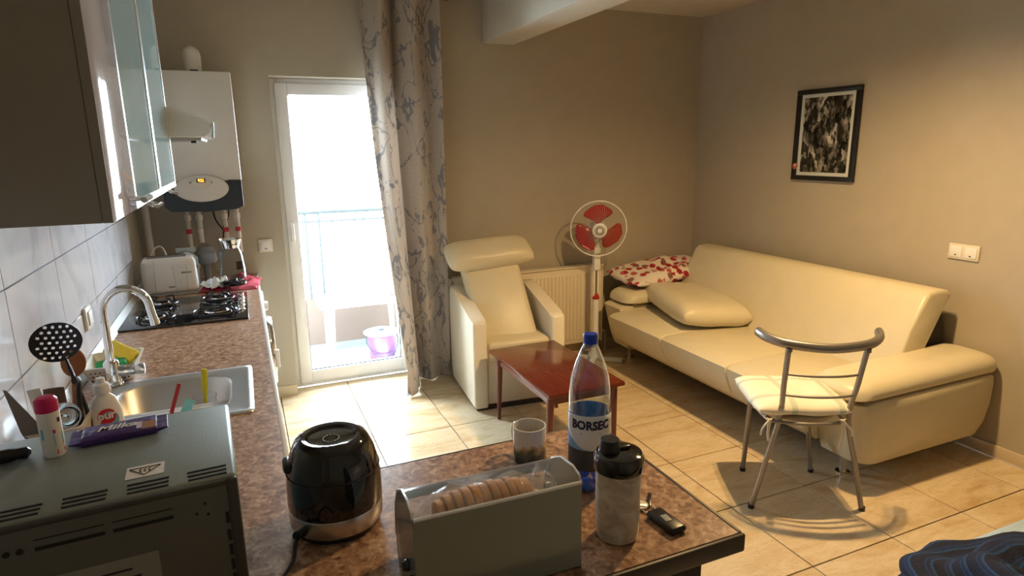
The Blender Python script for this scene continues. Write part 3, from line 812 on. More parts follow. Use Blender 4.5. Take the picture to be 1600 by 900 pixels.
# ------------------------------------------------------------------ dining chair with its back to the camera
def chair():
    fx = math.atan2(-.452, .892)
    t = thing('metal_chair', 'grey metal tube chair with curved back rail standing before the sofa', 'chair', (1.672, -1.345, 0), fx)
    # local: x right (seen from behind), y forward (away from the camera)
    Mi = (Matrix.Translation((1.672, -1.345, 0)) @ Matrix.Rotation(fx, 4, 'Z')).inverted()
    W_ = lambda x, y, z: Mi @ Vector((x, y, z))
    rl = W_(1.429, -1.387, 0); rr = W_(1.863, -1.607, 0); fl = W_(1.635, -1.114, 0); fr = W_(1.933, -1.265, 0)
    r = .0115
    RX = .155
    topL, topR = Vector((-.125, -.235, .79)), Vector((.190, -.235, .79))
    ml, mr = Vector((-.112, -.165, .45)), Vector((.178, -.165, .45))
    for a, m_, tp in ((rl, ml, topL), (rr, mr, topR)):
        obj('rear_post', T(smoothpath([a+Vector((0, 0, 0)), a.lerp(m_, .5), m_, m_.lerp(tp, .5), tp], 5), r, 10), tubegrey, t)
    for a, m_ in ((fl, Vector((-.13, .165, .435))), (fr, Vector((.13, .165, .435)))):
        obj('front_leg', T([a, m_], r, 10), tubegrey, t)
    for x, q in ((rl, 0), (rr, 0), (fl, 0), (fr, 0)):
        obj('foot_cap', T([x+Vector((0, 0, 0)), x+Vector((0, 0, .018))], .014, 10), black_plastic, t)
    # curved top rail, flattened tube sweeping round towards the front
    pts = smoothpath([(-.215, -.105, .825), (-.19, -.175, .815), (-.12, -.235, .805), (.032, -.265, .798), (.185, -.235, .805), (.262, -.175, .815), (.292, -.105, .825)], 7)
    bm = bmesh.new(); tube(bm, pts, [.013]+[.017]*(len(pts)-2)+[.013], 12, flat=1.25); obj('top_rail', bm, tubegrey, t)
    for x in (-.125, .19): obj('rail_bolt', T([(x, -.237, .775), (x, -.237, .79)], .014, 10), tubegrey, t)
    for z, k in ((.665, .6), (.565, .33)):
        xl_ = -.112-.013*k; xx = .178+.012*k; yy = -.165-.07*k; cm = (xl_+xx)/2
        obj('back_bar', T(smoothpath([(xl_, yy, z), ((xl_+cm)/2, yy-.022, z), (cm, yy-.029, z), ((cm+xx)/2, yy-.022, z), (xx, yy, z)], 4), .0055, 8), tubegrey, t)
    # seat frame ring and wooden seat disc
    pts = smoothpath([(-RX, -.165, .435), (-.165, 0, .435), (-.13, .165, .435), (0, .185, .435), (.13, .165, .435), (.165, 0, .435), (RX, -.165, .435), (0, -.20, .435), (-RX, -.165, .435)], 4)
    obj('seat_frame', T(pts[:-1], .008, 8, closed=True), tubegrey, t)
    obj('seat_board', LA([(.165, .436), (.180, .44), (.180, .452), (.17, .456)], 30, (0, -.005, 0)), mat('seat_ply', (.55, .45, .30, 1), .5), t)
    c = thing('seat_cushion', 'cream checked cushion tied onto the grey metal chair', 'cushion', (0, 0, 0))
    c.location = (1.665, -1.335, .488); c.rotation_euler = (0, 0, fx)
    bm = pillow(.41, .40, .070, 20, pw=4.5, crease=.012, seed=4)
    obj('cushion_cover', bm, check_m, c, sharp=180)
    for s in (-1, 1):
        bm = T(smoothpath([(s*.150, -.165, -.018), (s*.170, -.185, -.03), (s*.150, -.200, -.035), (s*.135, -.18, -.03)], 4), .005, 6)
        tube(bm, smoothpath([(s*.150, -.200, -.035), (s*.158, -.205, -.09), (s*.150, -.20, -.135 if s < 0 else -.17)], 4), .004, 6, flat=1.6)
        tube(bm, smoothpath([(s*.150, -.200, -.035), (s*.185, -.215, -.07), (s*.19, -.215, -.10)], 4), .0035, 6, flat=1.6)
        obj('tie', bm, rope, c)
chair()

# ------------------------------------------------------------------ blanket and stool, bottom right
t = thing('footstool', 'pale blue upholstered footstool under the dark blue blanket at the right', 'footstool', (1.66, -2.49, 0), .0)
obj('stool_cushion', B(-.36, .42, -.36, .34, .12, .262, bev=.03, seg=4), paleblue, t)
for x in (-.28, .28):
    for y in (-.28, .22): obj('leg', T([(x, y, 0), (x, y, .125)], [.016, .022], 10), darkwood, t)
def blanket():
    def fn(u, v):
        th = u*2*PI; ph = v*PI/2
        r = .36*(1+.10*math.sin(3*th+1))
        bump = .03*math.sin(9*ph+2.2*math.sin(th*1.5)+th*1.3)+.035*noise.noise(Vector((math.cos(th)*2.2, math.sin(th)*2.2, v*3)))
        rr = (r+bump)*math.cos(ph)**.75 if v < 1 else 0
        z = (.155+bump*.8)*math.sin(ph)**1.05
        return Vector((rr*math.cos(th)*.98, rr*math.sin(th)*.85, max(z, 0)))
    bm = sheet(fn, 72, 30); bmesh.ops.remove_doubles(bm, verts=bm.verts, dist=.0004)
    single('blanket', bm, blanket_m, 'dark blue striped blanket heaped at the bottom right corner', 'blanket', (1.415, -2.49, .263), .0, sharp=180)
blanket()

# ================================================================== KITCHEN
ZT = .86
# worktop: L shape with openings for sink and hob
SX0, SX1, SY0, SY1 = -1.035, -.600, -1.405, -.998
bm = bmesh.new()
for a in ((XL+.002, SX0, -3.3, .905), (SX1, -.525, -3.3, .905), (SX0, SX1, -3.3, SY0), (SX0, SX1, SY1, .905)):
    box(bm, a[0], a[1], a[2], a[3], ZT-.038, ZT)
bm2 = bm
box(bm2, -.525, .285, -2.470, -1.915, ZT-.038, ZT)
wt = single('worktop', bm2, worktop_m, 'speckled brown laminate worktop running along the wall and out as a bar', 'worktop')
obj('edging', B(-.525, -.512, -1.914, .905, ZT-.0385, ZT+.0005, bev=.003), edge_lit, wt, label='front edging painted white for the light along it')
bm = B(.285, .296, -2.4699, -1.915, ZT-.039, ZT+.0004, bev=.004); box(bm, -.50, .2955, -2.480, -2.470, ZT-.039, ZT+.0004, bev=.004); box(bm, -.511, .2955, -1.915, -1.906, ZT-.039, ZT+.0004, bev=.004)
obj('edging', bm, edge_m, wt, label='dark edging of the bar end')
# base units
def base_unit(y0, y1, label):
    t = thing('base_cabinet', label, 'cabinet', (0, 0, 0), group=None)
    bm = B(-1.10, -.55, y0+.001, y0+.019, .10, .82); box(bm, -1.10, -.55, y1-.019, y1-.001, .10, .82); box(bm, -1.10, -.55, y0+.02, y1-.02, .10, .118); box(bm, -1.10, -1.085, y0+.02, y1-.02, .118, .82)
    obj('carcass', bm, base_cab_m, t); obj('plinth', B(-1.05, -.60, y0, y1, 0, .10), dark_cab, t)
    d = obj('cabinet_door', B(-.549, -.531, y0+.002, y1-.002, .10, .815, bev=.002), cab_door, t)
    obj('handle', T([(-.518, y0+.1, .76), (-.518, y0+.26, .76)], .005, 8), chrome, d)
base_unit(-.60, -.01, 'white base cabinet under the worktop between sink and washing machine')
base_unit(-1.20, -.601, 'white base cabinet below the steel sink')
base_unit(-1.80, -1.201, 'white base cabinet in front of the bar, below the microwave')
t = thing('bar_cabinet', 'dark cabinet carrying the speckled bar worktop', 'cabinet', (0, 0, 0))
obj('carcass', B(-.49, .22, -2.43, -1.96, .06, .82, bev=.002), dark_cab, t); obj('plinth', B(-.47, .20, -2.40, -1.99, 0, .06), black_matte, t)
obj('back_panel', B(-.49, .222, -2.442, -2.431, .06, .82, bev=.002), dark_cab, t)
# washing machine
t = thing('washing_machine', 'white washing machine with round porthole under the hob end', 'washing machine', (0, 0, 0))
obj('body', B(-1.07, -.506, .02, .62, .005, .815, bev=.012), enamel, t)
px = RT((-.506, .32, .52), ry=PI/2)
obj('porthole_rim', xf(LA([(.205, 0), (.205, .012), (.190, .032), (.155, .040), (.140, .034), (.135, .015)], 36, capt=False), px), chrome, t)
obj('porthole_glass', xf(LA([(.138, .012), (.12, .028), (.07, .036), (0, .038)], 30, capt=False), px), black_gloss, t)
obj('door_latch', B(-.475, -.455, .125, .15, .47, .57, bev=.005), white_pl, t)
obj('dial', xf(LA([(.027, 0), (.027, .016), (.022, .024)], 20), RT((-.506, .36, .765), ry=PI/2)), white_pl, t)
obj('detergent_drawer', B(-.506, -.500, .42, .60, .715, .80, bev=.002), white_pl, t)

# sink
t = thing('sink', 'inset stainless steel sink with rounded bowl', 'sink', (0, 0, ZT))
bx0, bx1, by0, by1 = -.985, -.655, -1.375, -1.030
def rr(x0, x1, y0, y1, R, z, n=6):
    P_ = []
    for cx_, cy_, a0 in ((x1-R, y1-R, 0), (x0+R, y1-R, PI/2), (x0+R, y0+R, PI), (x1-R, y0+R, 1.5*PI)):
        for k in range(n): a = a0+k/(n-1)*PI/2; P_.append((cx_+R*math.cos(a), cy_+R*math.sin(a), z))
    return P_
bm = bmesh.new(); rings = []
for a in ((SX0-.016, SX1+.016, SY0-.016, SY1+.016, .018, .0008), (SX0-.013, SX1+.013, SY0-.013, SY1+.013, .016, .006), (SX0+.002, SX1-.002, SY0+.002, SY1-.002, .02, .006), (SX0+.006, SX1-.006, SY0+.006, SY1-.006, .02, .003),
          (bx0-.008, bx1+.008, by0-.008, by1+.008, .10, .0025), (bx0, bx1, by0, by1, .10, -.004), (bx0+.006, bx1-.006, by0+.006, by1-.006, .10, -.13), (bx0+.03, bx1-.03, by0+.03, by1-.03, .09, -.155), (bx0+.14, bx1-.14, by0+.15, by1-.15, .02, -.160)):
    rings.append([bm.verts.new(p) for p in rr(*a)])
for A, D in zip(rings, rings[1:]):
    m_ = len(A)
    for k in range(m_): bm.faces.new((A[k], A[(k+1) % m_], D[(k+1) % m_], D[k]))
bm.faces.new(rings[-1])
o = obj('sink_bowl', bm, sinksteel, t, sharp=60); 
obj('drain', LA([(.035, -.159), (.033, -.156), (.0, -.157)], 20, (-.82, -1.20, 0), capt=False), chrome, t)
# tap
t = thing('kitchen_tap', 'tall chrome swan neck tap behind the sink', 'tap', (-1.008, -.990, ZT+.005))
obj('tap_base', LA([(.028, 0), (.028, .006), (.023, .010), (.0225, .075), (.019, .082)], 24), chrome, t)
pts = [(0, 0, .075), (0, 0, .18), (0, 0, .245)]+[(.067-.067*math.cos(a), 0.0, .245+.067*math.sin(a)*1.1) for a in [i*PI/12 for i in range(1, 12)]]+[(.136, 0, .232), (.142, 0, .200)]
obj('spout', T(smoothpath(pts, 3), .0125, 14), chrome, t)
obj('aerator', T([(.141, 0, .206), (.1435, 0, .188)], .0145, 14), chrome, t)
obj('lever', xf(LA([(.020, 0), (.0205, .045), (.018, .05), (.0195, .055), (.0195, .075), (.012, .078)], 20), RT((.018, 0, .042), ry=PI/2)), chrome, t)
t2 = single('sponge_tray', bmesh.new(), white_pl, 'x', 'tray'); bpy.data.objects.remove(t2)
# basket with sponges
def basket(name, label, x0, x1, y0, y1, z0, h, flare=.015):
    t = thing(name, label, 'basket', ((x0+x1)/2, (y0+y1)/2, z0))
    w, d = (x1-x0)/2, (y1-y0)/2
    bm = bmesh.new(); rings = []
    for (k, z, ins) in ((0, 0, .012), (1, .003, .006), (2, h-.006, -flare), (3, h, -flare-.004), (4, h, -flare+.004), (5, h-.01, -flare+.006), (6, .006, .014)):
        rings.append([bm.verts.new(p) for p in rr(-w+ins, w-ins, -d+ins, d-ins, .02, z, 5)])
    for A, D in zip(rings, rings[1:]):
        m_ = len(A)
        for k in range(m_): bm.faces.new((A[k], A[(k+1) % m_], D[(k+1) % m_], D[k]))
    bm.faces.new(rings[0][::-1]); bm.faces.new(rings[-1])
    obj('basket_body', bm, cream_pl, t)
    hb = bmesh.new()
    for r_ in range(3):
        for k in range(9):
            x = -w*.8+1.6*w*k/8+(.004 if r_ % 2 else 0); z = h*(.25+.24*r_)
            ins = -(-.006+(flare+.006)*(z/h))
            xf_ = LA([(.0032, 0), (.0032, .0010)], 8); xf(xf_, RT((x, -d+ins-.0008+.0000, z), rx=PI/2)); me_ = bpy.data.meshes.new('h'); xf_.to_mesh(me_); hb.from_mesh(me_); bpy.data.meshes.remove(me_); xf_.free()
    obj('holes', hb, ink, t)
    return t
basket('sponge_basket', 'perforated white basket holding sponges behind the tap', -1.085, -.955, -.965, -.800, ZT, .062)
single('green_sponge', xf(B(-.045, .045, -.03, .03, -.014, .014, bev=.008, seg=3), RT(rx=.1)), green_m, 'green scouring sponge in the basket behind the tap', 'sponge', (-1.022, -.915, ZT+.048), .2)
bm = B(-.05, .05, -.028, .028, -.012, .012, bev=.008, seg=3)
for v in bm.verts: v.co.z += .016*math.sin((v.co.x+.05)/.1*PI)
single('yellow_cloth', xf(bm, RT(rx=.5, ry=.5)), yellow_sp, 'yellow cleaning cloth leaning in the sponge basket', 'cloth', (-1.00, -.855, ZT+.072), -.35)

# hob
t = thing('gas_hob', 'black glass gas hob set into the worktop', 'hob', (-.845, .010, ZT))
obj('glass_plate', B(-.262, .262, -.292, .292, .0005, .009, bev=.002), black_gloss, t)
for x, y, s in ((-.13, -.145, .9), (.125, -.135, 1.15), (-.13, .15, .8), (.125, .15, .85)):
    b = obj('burner', LA([(.058*s, .009), (.056*s, .018), (.040*s, .022), (.042*s, .030), (.030*s, .034), (0, .035)], 28, (x, y, 0), capt=False), black_gloss, t)
    obj('burner_ring', LA([(.048*s, .0190), (.046*s, .0245), (.041*s, .0245), (.041*s, .019)], 28, (x, y, 0), capb=False, capt=False), chrome, b)
    gb = bmesh.new(); R_ = .088*s
    tube(gb, [(x+R_*math.cos(a), y+R_*math.sin(a), .020) for a in [i*2*PI/28 for i in range(28)]], .0042, 6, closed=True)
    for k in range(4):
        a = k*PI/2+PI/4
        tube(gb, [(x+R_*math.cos(a), y+R_*math.sin(a), .010), (x+R_*math.cos(a), y+R_*math.sin(a), .040), (x+R_*.92*math.cos(a), y+R_*.92*math.sin(a), .046), (x+.028*math.cos(a), y+.028*math.sin(a), .046)], .0042, 6)
    obj('pan_support', gb, black_plastic, t)
for y in (-.20, -.10, .10, .20): pass
for k, y in enumerate((-.18, -.09, .0, .09)):
    kn = obj('knob', LA([(.019, .009), (.019, .012), (.015, .014), (.014, .030), (.012, .032)], 18, (.232, y+.06, 0)), chrome, t)

# toaster
t = thing('toaster', 'white two slot toaster at the far end of the worktop', 'toaster', (-.955, .475, ZT), math.radians(3))
bm = B(-.135, .135, -.075, .075, .014, .205, bev=.028, seg=4)
for v in bm.verts: v.co.x *= 1-.05*(v.co.z/.2)
obj('shell', bm, enamel, t); obj('base', B(-.128, .128, -.070, .070, 0, .016, bev=.004), gas_grey, t)
for y in (-.025, .025): obj('slot', B(-.10, .085, y-.012, y+.012, .2035, .2062, bev=.001), black_matte, t)
obj('lever', B(.128, .150, -.018, .018, .13, .15, bev=.004), gas_grey, t)
obj('badge', B(.055, .105, -.0765, -.0745, .118, .128, bev=.0003), gas_grey, t); obj('badge', B(-.01, .02, -.0765, -.0745, .045, .055, bev=.0003), gas_grey, t)
tc_ = T(smoothpath([(-.12, .07, .04), (-.10, .12, .16), (-.06, .12, .24), (-.02, .13, .22), (0, .15, .05)], 6), .004, 6)
obj('power_cord', tc_, white_pl, t)
for i, (x, y, h) in enumerate(((-1.045, .352, .20), (-.895, .345, .175))):
    bm = LA([(.026, 0), (.030, .004), (.030, .05), (.031, .09), (.035, h)], 24, capt=False)
    single('drinking_glass', bm, thin_glass, ('tall clear drinking glass before the left side of the toaster', 'shorter clear drinking glass before the middle of the toaster')[i], 'glass', (x, y, ZT), group='glasses standing in front of the toaster')
# carton, paper, cloth, jug
t = thing('carton', 'pale grey green carton behind the toaster', 'carton', (-.885, .70, ZT), .15)
obj('box_body', PR([(-.055, 0), (.055, 0), (.055, .16), (.0, .20), (-.055, .16)], -.04, .04, 'y'), carton_m, t); obj('top_fold', B(-.05, .05, -.002, .002, .19, .215), carton_m, t)
def crumple(w, d, h, seed, n=26, m_=paper):
    def fn(u, v):
        x, y = (u-.5)*w, (v-.5)*d
        e = min(u, 1-u, v, 1-v)
        z = .004+h*abs(noise.noise(Vector((u*4+seed, v*4, seed))))*2+.003*math.sin(u*20)
        return Vector((x+.015*noise.noise(Vector((u*5, v*5, seed+3))), y+.015*noise.noise(Vector((u*5, v*5, seed+7))), z*min(1, .25+e*5)))
    return sheet(fn, n, n)
o = single('crumpled_paper', crumple(.12, .12, .035, 2), paper, 'crumpled white paper on the red cloth beside the jug', 'paper', (-.735, .455, ZT+.024), .5, sharp=30)
o.modifiers.new('t', 'SOLIDIFY').thickness = .0012
o = single('red_cloth', crumple(.30, .34, .028, 5), towel_red, 'crumpled red kitchen cloth under the glass jug', 'cloth', (-.660, .56, ZT), -.1, sharp=180)
o.modifiers.new('t', 'SOLIDIFY').thickness = .002
t = thing('glass_jug', 'clear glass blender jug with chrome collar at the end of the worktop', 'jug', (-.645, .60, ZT+.03), .2)
obj('jug_glass', LA([(.058, 0), (.072, .006), (.072, .06), (.060, .15), (.046, .185), (.044, .185), (.058, .15), (.069, .06), (.069, .010), (0, .008)], 30, capt=False), jug_m, t)
obj('collar', LA([(.047, .182), (.050, .19), (.062, .225), (.064, .232), (.060, .232), (.046, .195)], 30, capb=False, capt=False), chrome, t)
obj('collar_window', wrap(B(-.018, .018, -.008, .008, 0, .0015), .0565, -PI/2+.1, .210), ink, t)
obj('handle', T(smoothpath([(-.050, 0, .17), (-.085, 0, .165), (-.10, 0, .12), (-.095, 0, .06), (-.070, 0, .045)], 5), .007, 8), jug_m, t)
obj('label', wrap(B(-.018, .018, -.024, .024, 0, .001), .0705, -PI/2+.35, .085), ink, t)
single('jug_lid', LA([(.060, 0), (.066, .005), (.066, .018), (.052, .026), (.02, .027), (.018, .035), (0, .036)], 30, capt=False), black_gloss, 'glossy dark blue lid lying on the red cloth', 'lid', (-.645, .405, ZT+.032))

# boiler on the wall
def boiler():
    t = thing('gas_boiler', 'white wall boiler with dark panel and small orange display', 'boiler', (-.745, .60, 1.295))
    X0, X1 = -.205, .196; D_ = .30; H_ = .742
    obj('casing', B(X0, X1, 0, D_, .155, H_, bev=.008, seg=3), boiler_m, t)
    pr = [(X0, .005), (X0+.02, -.002), (X1-.02, -.002), (X1, .018), (X1, .170), (X0, .170)]
    pts = [(X0+.002, .02), (X0+.03, -.004), (0, -.012), (X1-.04, -.004), (X1-.002, .012), (X1-.002, .158), (.13, .160)]+[(-.01+.135*math.cos(a), .115+.075*math.sin(a)) for a in [PI*k/14 for k in range(2, 13)]]+[(-.15, .160), (X0+.002, .158)]
    obj('control_panel', PR([(p[0], p[1]) for p in pts], -.006, D_-.01, 'y', bev=.003), navy, t, label='dark blue lower panel', sharp=30)
    ov = LA([(1, 0), (1, .006), (.97, .012), (.8, .016), (0, .018)], 48, capt=False)
    for v in ov.verts: v.co.x *= .138; v.co.y *= .073
    obj('oval_fascia', xf(ov, RT((-.012, -.006, .117), rx=PI/2)), boiler_m, t, label='pale oval fascia')
    shd = LA([(1, 0), (1, .003), (.9, .005)], 28)
    for v in shd.verts: v.co.x *= .048; v.co.y = v.co.y*.030*(1 if v.co.y < 0 else .7)
    obj('button_shield', xf(shd, RT((-.010, -.0235, .150), rx=PI/2)), cream_pl, t)
    d = obj('display', B(-.033, .012, -.031, -.0275, .151, .173, bev=.001), led_bg, t)
    tx = text('922', .021, .0004, bold=.0006); xf(tx, RT((-.0105, -.0318, .162), rx=PI/2)); obj('digits', tx, orange_led, d, smooth=False)
    for x, z in ((-.065, .152), (.040, .150)): obj('button', xf(LA([(.006, 0), (.005, .003)], 12), RT((x, -.022, z), rx=PI/2)), gas_grey, t)
    obj('flue_elbow', LA([(.036, .0), (.040, .004), (.041, .09), (.036, .115), (.022, .130), (.010, .136), (.0, .142)], 24, (.010, .10, H_), capt=False, sx=1.12), cream_pl, t)
    obj('flue_collar', B(-.004, .036, .055, .062, H_, H_+.012), ink, t)
    # pipes below
    for x, r_, zb in ((-.115, .012, -.20), (-.055, .014, -.11), (.082, .012, -.16), (.150, .013, -.18)):
        p = obj('pipe', T([(x, .20, .0), (x, .20, -.06), (x, .20, zb-.1)], r_, 10), pipe_w, t)
        obj('nut', T([(x, .20, -.045), (x, .20, -.075)], r_+.007, 6), silver_fob, p)
        obj('valve', T([(x, .18, -.125), (x, .18, -.150)], .016, 10), red_pl if x != -.055 else pipe_w, p)
    obj('cable', T(smoothpath([(.02, .22, 0), (.03, .22, -.08), (.07, .2, -.15), (.10, .2, -.24)], 5), .005, 6), black_matte, t)
    obj('cable', T(smoothpath([(.11, .22, 0), (.10, .22, -.07), (.07, .2, -.12), (.06, .2, -.22)], 5), .004, 6), black_matte, t)
boiler()
t = thing('gas_meter', 'grey trap fitting on the wall pipes behind the toaster', 'pipe fitting', (-.79, .80, ZT))
obj('trap_body', LA([(.05, .10), (.062, .115), (.062, .165), (.045, .18), (.040, .20)], 20), gas_grey, t)
obj('trap_pipe', T([(0, 0, 0), (0, 0, .11)], .020, 12), gas_grey, t); obj('side_branch', T([(.05, 0, .14), (.09, 0, .15)], .018, 10), gas_grey, t)
single('corner_pipe', T([(0, 0, ZT), (0, 0, 1.70)], .020, 12), pipe_w, 'painted vertical pipe in the far kitchen corner', 'pipe', (-1.08, .86, 0))
t = thing('wall_outlet', 'cream wall socket on the tiles above the tap', 'socket', (-1.125, -.668, 1.027))
obj('plate', B(0, .012, -.042, .042, -.042, .042, bev=.004), cream_pl, t); obj('socket_insert', B(.010, .018, -.026, .026, -.026, .026, bev=.003), white_pl, t)

# wall cabinets
CX0, CX1, CZ0, CZ1 = -1.122, -.829, 1.472, 2.30
def wall_unit(y0, y1, glass, label, hy):
    t = thing('wall_cabinet', label, 'cabinet', (0, 0, 0))
    bm = B(CX0, CX1, y0+.0005, y0+.018, CZ0, CZ1); box(bm, CX0, CX1, y1-.018, y1-.0005, CZ0, CZ1)
    box(bm, CX0, CX1, y0+.018, y1-.018, CZ0+.004, CZ0+.020); box(bm, CX0, CX1, y0+.018, y1-.018, CZ1-.018, CZ1); box(bm, CX0, CX0+.006, y0+.018, y1-.018, CZ0+.02, CZ1-.018)
    obj('carcass', bm, cab_side, t)
    obj('shelf', B(CX0+.007, CX1-.01, y0+.0185, y1-.0185, 1.86, 1.876), cab_in, t)
    if not glass:
        d = obj('cabinet_door', B(-.827, -.808, y0+.001, y1-.0015, CZ0, CZ1, bev=.0015), cab_door, t, label='glossy lilac door')
        # dark edge strip seen on the near side
        obj('door_edge', B(-.8275, -.8085, y0-.0008, y0+.0012, CZ0, CZ1), cab_side, t)
    else:
        bm = bmesh.new(); fw = .022
        for a in ((y0+.001, y1-.0015, CZ0, CZ0+fw), (y0+.001, y1-.0015, CZ1-fw, CZ1), (y0+.001, y0+fw, CZ0+fw, CZ1-fw), (y1-fw, y1-.0015, CZ0+fw, CZ1-fw)):
            box(bm, -.827, -.808, a[0], a[1], a[2], a[3], bev=.0015)
        d = obj('cabinet_door', bm, alu, t, label='aluminium framed door')
        obj('glass_panel', B(-.8225, -.8115, y0+fw, y1-fw, CZ0+fw, CZ1-fw), frost, d, label='frosted teal glass')
    if not glass:
        hb = T([(-.775, y0+.215, 1.503), (-.775, y0+.335, 1.503)], .0075, 14)
        for y in (y0+.235, y0+.315): tube(hb, [(-.808, y, 1.503), (-.776, y, 1.503)], .004, 8)
    else:
        yy = y0+hy
        hb = T([(-.782, yy-.06, 1.462), (-.782, yy+.05, 1.462)], .0055, 12)
        for y in (yy-.045, yy+.035): tube(hb, [(-.812, y, 1.476), (-.800, y, 1.465), (-.783, y, 1.462)], .0035, 8)
    obj('handle', hb, chrome, d, label='chrome bar handle')
wall_unit(-1.782, -1.441, False, 'wall cabinet with glossy lilac door nearest the camera', 0)
wall_unit(-1.441, -.858, True, 'middle wall cabinet with frosted glass door', .25)
wall_unit(-.858, -.285, True, 'wall cabinet with frosted glass door next to the extractor hood', .28)
# cam lock dot on the near side
# hood
t = thing('extractor_hood', 'white extractor hood with chrome visor above the hob', 'hood', (0, .0, 0))
prof = [(-1.12, 1.675), (-.675, 1.672), (-.652, 1.690), (-.648, 1.730), (-.670, 1.750), (-.75, 1.772), (-.83, 1.812), (-.90, 1.86), (-1.0, 1.90), (-1.12, 1.90)]
obj('hood_body', PR(prof, -.28, .28, 'y', bev=.008), enamel, t, sharp=30)
obj('filter_plate', B(-1.10, -.69, -.27, .27, 1.660, 1.673, bev=.002), steel, t)
obj('visor', PR([(-.655, 1.70), (-.640, 1.735), (-.636, 1.735), (-.640, 1.672), (-.652, 1.665)], -.275, .275, 'y', bev=.001), chrome, t)
obj('lamp_knob', LA([(.012, 1.650), (.012, 1.661)], 14, (-.725, -.20, 0)), ink, t)

# microwave seen from behind
def microwave():
    a0 = math.radians(2.5)
    t = thing('microwave', 'grey microwave oven on the worktop with its rear facing us', 'microwave', (-.605, -2.360, ZT), math.radians(3.0))
    Wm, Dm, Hm = .475, .305, .28       # local x to the left is negative, y away from camera
    obj('casing', B(-Wm, 0, .004, Dm, .012, Hm, bev=.007, seg=3), micro_m, t)
    # rear sheet with a dark flange round it
    obj('rear_flange', ring(bmesh.new(), -Wm+.001, -.001, .013, Hm-.003, -Wm+.016, -.016, .03, Hm-.012, -.004, .006, bev=.003), micro_dark, t)
    obj('rear_panel', B(-Wm+.014, -.014, -.001, .0045, .028, Hm-.010, bev=.001), micro_back, t)
    rp = bmesh.new()
    for x in (-.415, -.338): pass
    for x0, x1 in ((-.255, -.175), (-.165, -.090)):
        box(rp, x0, x1, -.0022, .0, Hm-.046, Hm-.041); box(rp, x0, x1, -.0018, .0, Hm-.031, Hm-.0295)
    for k in range(8): lathe(rp, [(.004, 0), (.004, .001)], 10, (0, 0, 0)) if False else None
    obj('vent_slots', rp, black_matte, t)
    hb = bmesh.new()
    for k in range(9):
        x = -.272-.0145*k; v0 = len(hb.verts)
        q = LA([(.0042, 0), (.0042, .0014)], 12); xf(q, RT((x, -.0010, Hm-.042), rx=PI/2)); me_ = bpy.data.meshes.new('h'); q.to_mesh(me_); hb.from_mesh(me_); bpy.data.meshes.remove(me_); q.free()
    for x, z in ((-.048, .246), (-.060, .232), (-.045, .228)):
        q = LA([(.0022, 0), (.0022, .0014)], 8); xf(q, RT((x, -.0010, z), rx=PI/2)); me_ = bpy.data.meshes.new('h'); q.to_mesh(me_); hb.from_mesh(me_); bpy.data.meshes.remove(me_); q.free()
    obj('vent_holes', hb, black_matte, t)
    sb = bmesh.new()
    for z in (.215, .185, .16, .135, .11): box(sb, -.0225, -.0175, -.0022, 0, z-.009, z+.009)
    obj('side_slots', sb, black_matte, t)
    lb = obj('rating_plate', B(-.36, -.115, -.0020, -.0008, .075, .190, bev=.0003), label_grey, t)
    tb = bmesh.new()
    for z, xa, xb in ((.170, -.215, -.150), (.157, -.215, -.140), (.147, -.215, -.165)): box(tb, xa, xb, -.0026, -.0019, z, z+.003)
    obj('print_lines', tb, ink, lb)
    # vent louvres in the top
    vb = bmesh.new()
    for k in range(5):
        xc = -.040-.078*k
        for r_ in range(3):
            x0, x1 = xc-.026-.001*r_, xc+.026
            tube(vb, [(x0, 0.014+.0125*r_, Hm+.0006), (x1, .014+.0125*r_, Hm+.0006)], .0027, 6, flat=.5)
    obj('top_vents', vb, black_matte, t)
    lbm = B(-.151, -.100, .058, .098, Hm+.0002, Hm+.0009)
    wl_ = obj('warning_label', lbm, paper, t)
    s = bmesh.new()
    P3 = [(-.147, .089), (-.105, .089), (-.126, .064)]
    for i in range(3):
        a, b = P3[i], P3[(i+1) % 3]; tube(s, [(a[0], a[1], Hm+.0012), (b[0], b[1], Hm+.0012)], .0008, 4)
    for k in (-1, 0, 1): tube(s, [(-.126+k*.006+.0015*math.sin(i*1.6), .074+i*.0022, Hm+.0012) for i in range(6)], .0007, 4)
    obj('hot_surface_symbol', s, ink, wl_)
    for x in (-.43, -.04):
        for y in (.04, .27): obj('foot', LA([(.012, 0), (.012, .013)], 12, (x, y, 0)), black_plastic, t)
microwave()
ZM = ZT+.28
# things on the microwave
t = thing('powder_bottle', 'white bottle with pink cap standing on the microwave', 'bottle', (-.876, -2.165, ZM), .2)
t.scale = (.60, .60, .74)
obj('bottle_body', LA([(.024, 0), (.026, .003), (.0265, .100), (.024, .105)], 28), white_pl, t)
obj('cap', LA([(.0265, .103), (.0272, .107), (.0265, .128), (.020, .134), (0, .135)], 28, capt=False), pink_pl, t)
obj('blue_patch', wrap(B(-.012, .012, -.014, .014, 0, .0006), .0266, -PI/2+.65, .040), soap_blue, t); obj('red_patch', wrap(B(-.012, .012, -.005, .005, 0, .0006), .0266, -PI/2+.75, .013), soap_red, t)
obj('purple_marks', wrap(B(-.004, .004, -.005, .005, 0, .0006), .0266, -PI/2+.9, .083), purple, t); obj('pink_marks', wrap(B(-.003, .003, -.004, .004, 0, .0006), .0266, -PI/2+.3, .060), pink_pl, t)
obj('grey_marks', wrap(B(-.003, .003, -.012, .012, 0, .0006), .0266, -PI/2-.75, .055), soap_blue, t)
t = thing('chocolate_bar', 'purple wrapped chocolate bar lying on the microwave', 'chocolate bar', (-.790, -2.124, ZM), math.radians(6)); t.scale = (.82, .9, .9)
bm = B(-.068, .068, -.036, .036, .0005, .014, bev=.004, seg=2)
obj('wrapper', bm, purple, t)
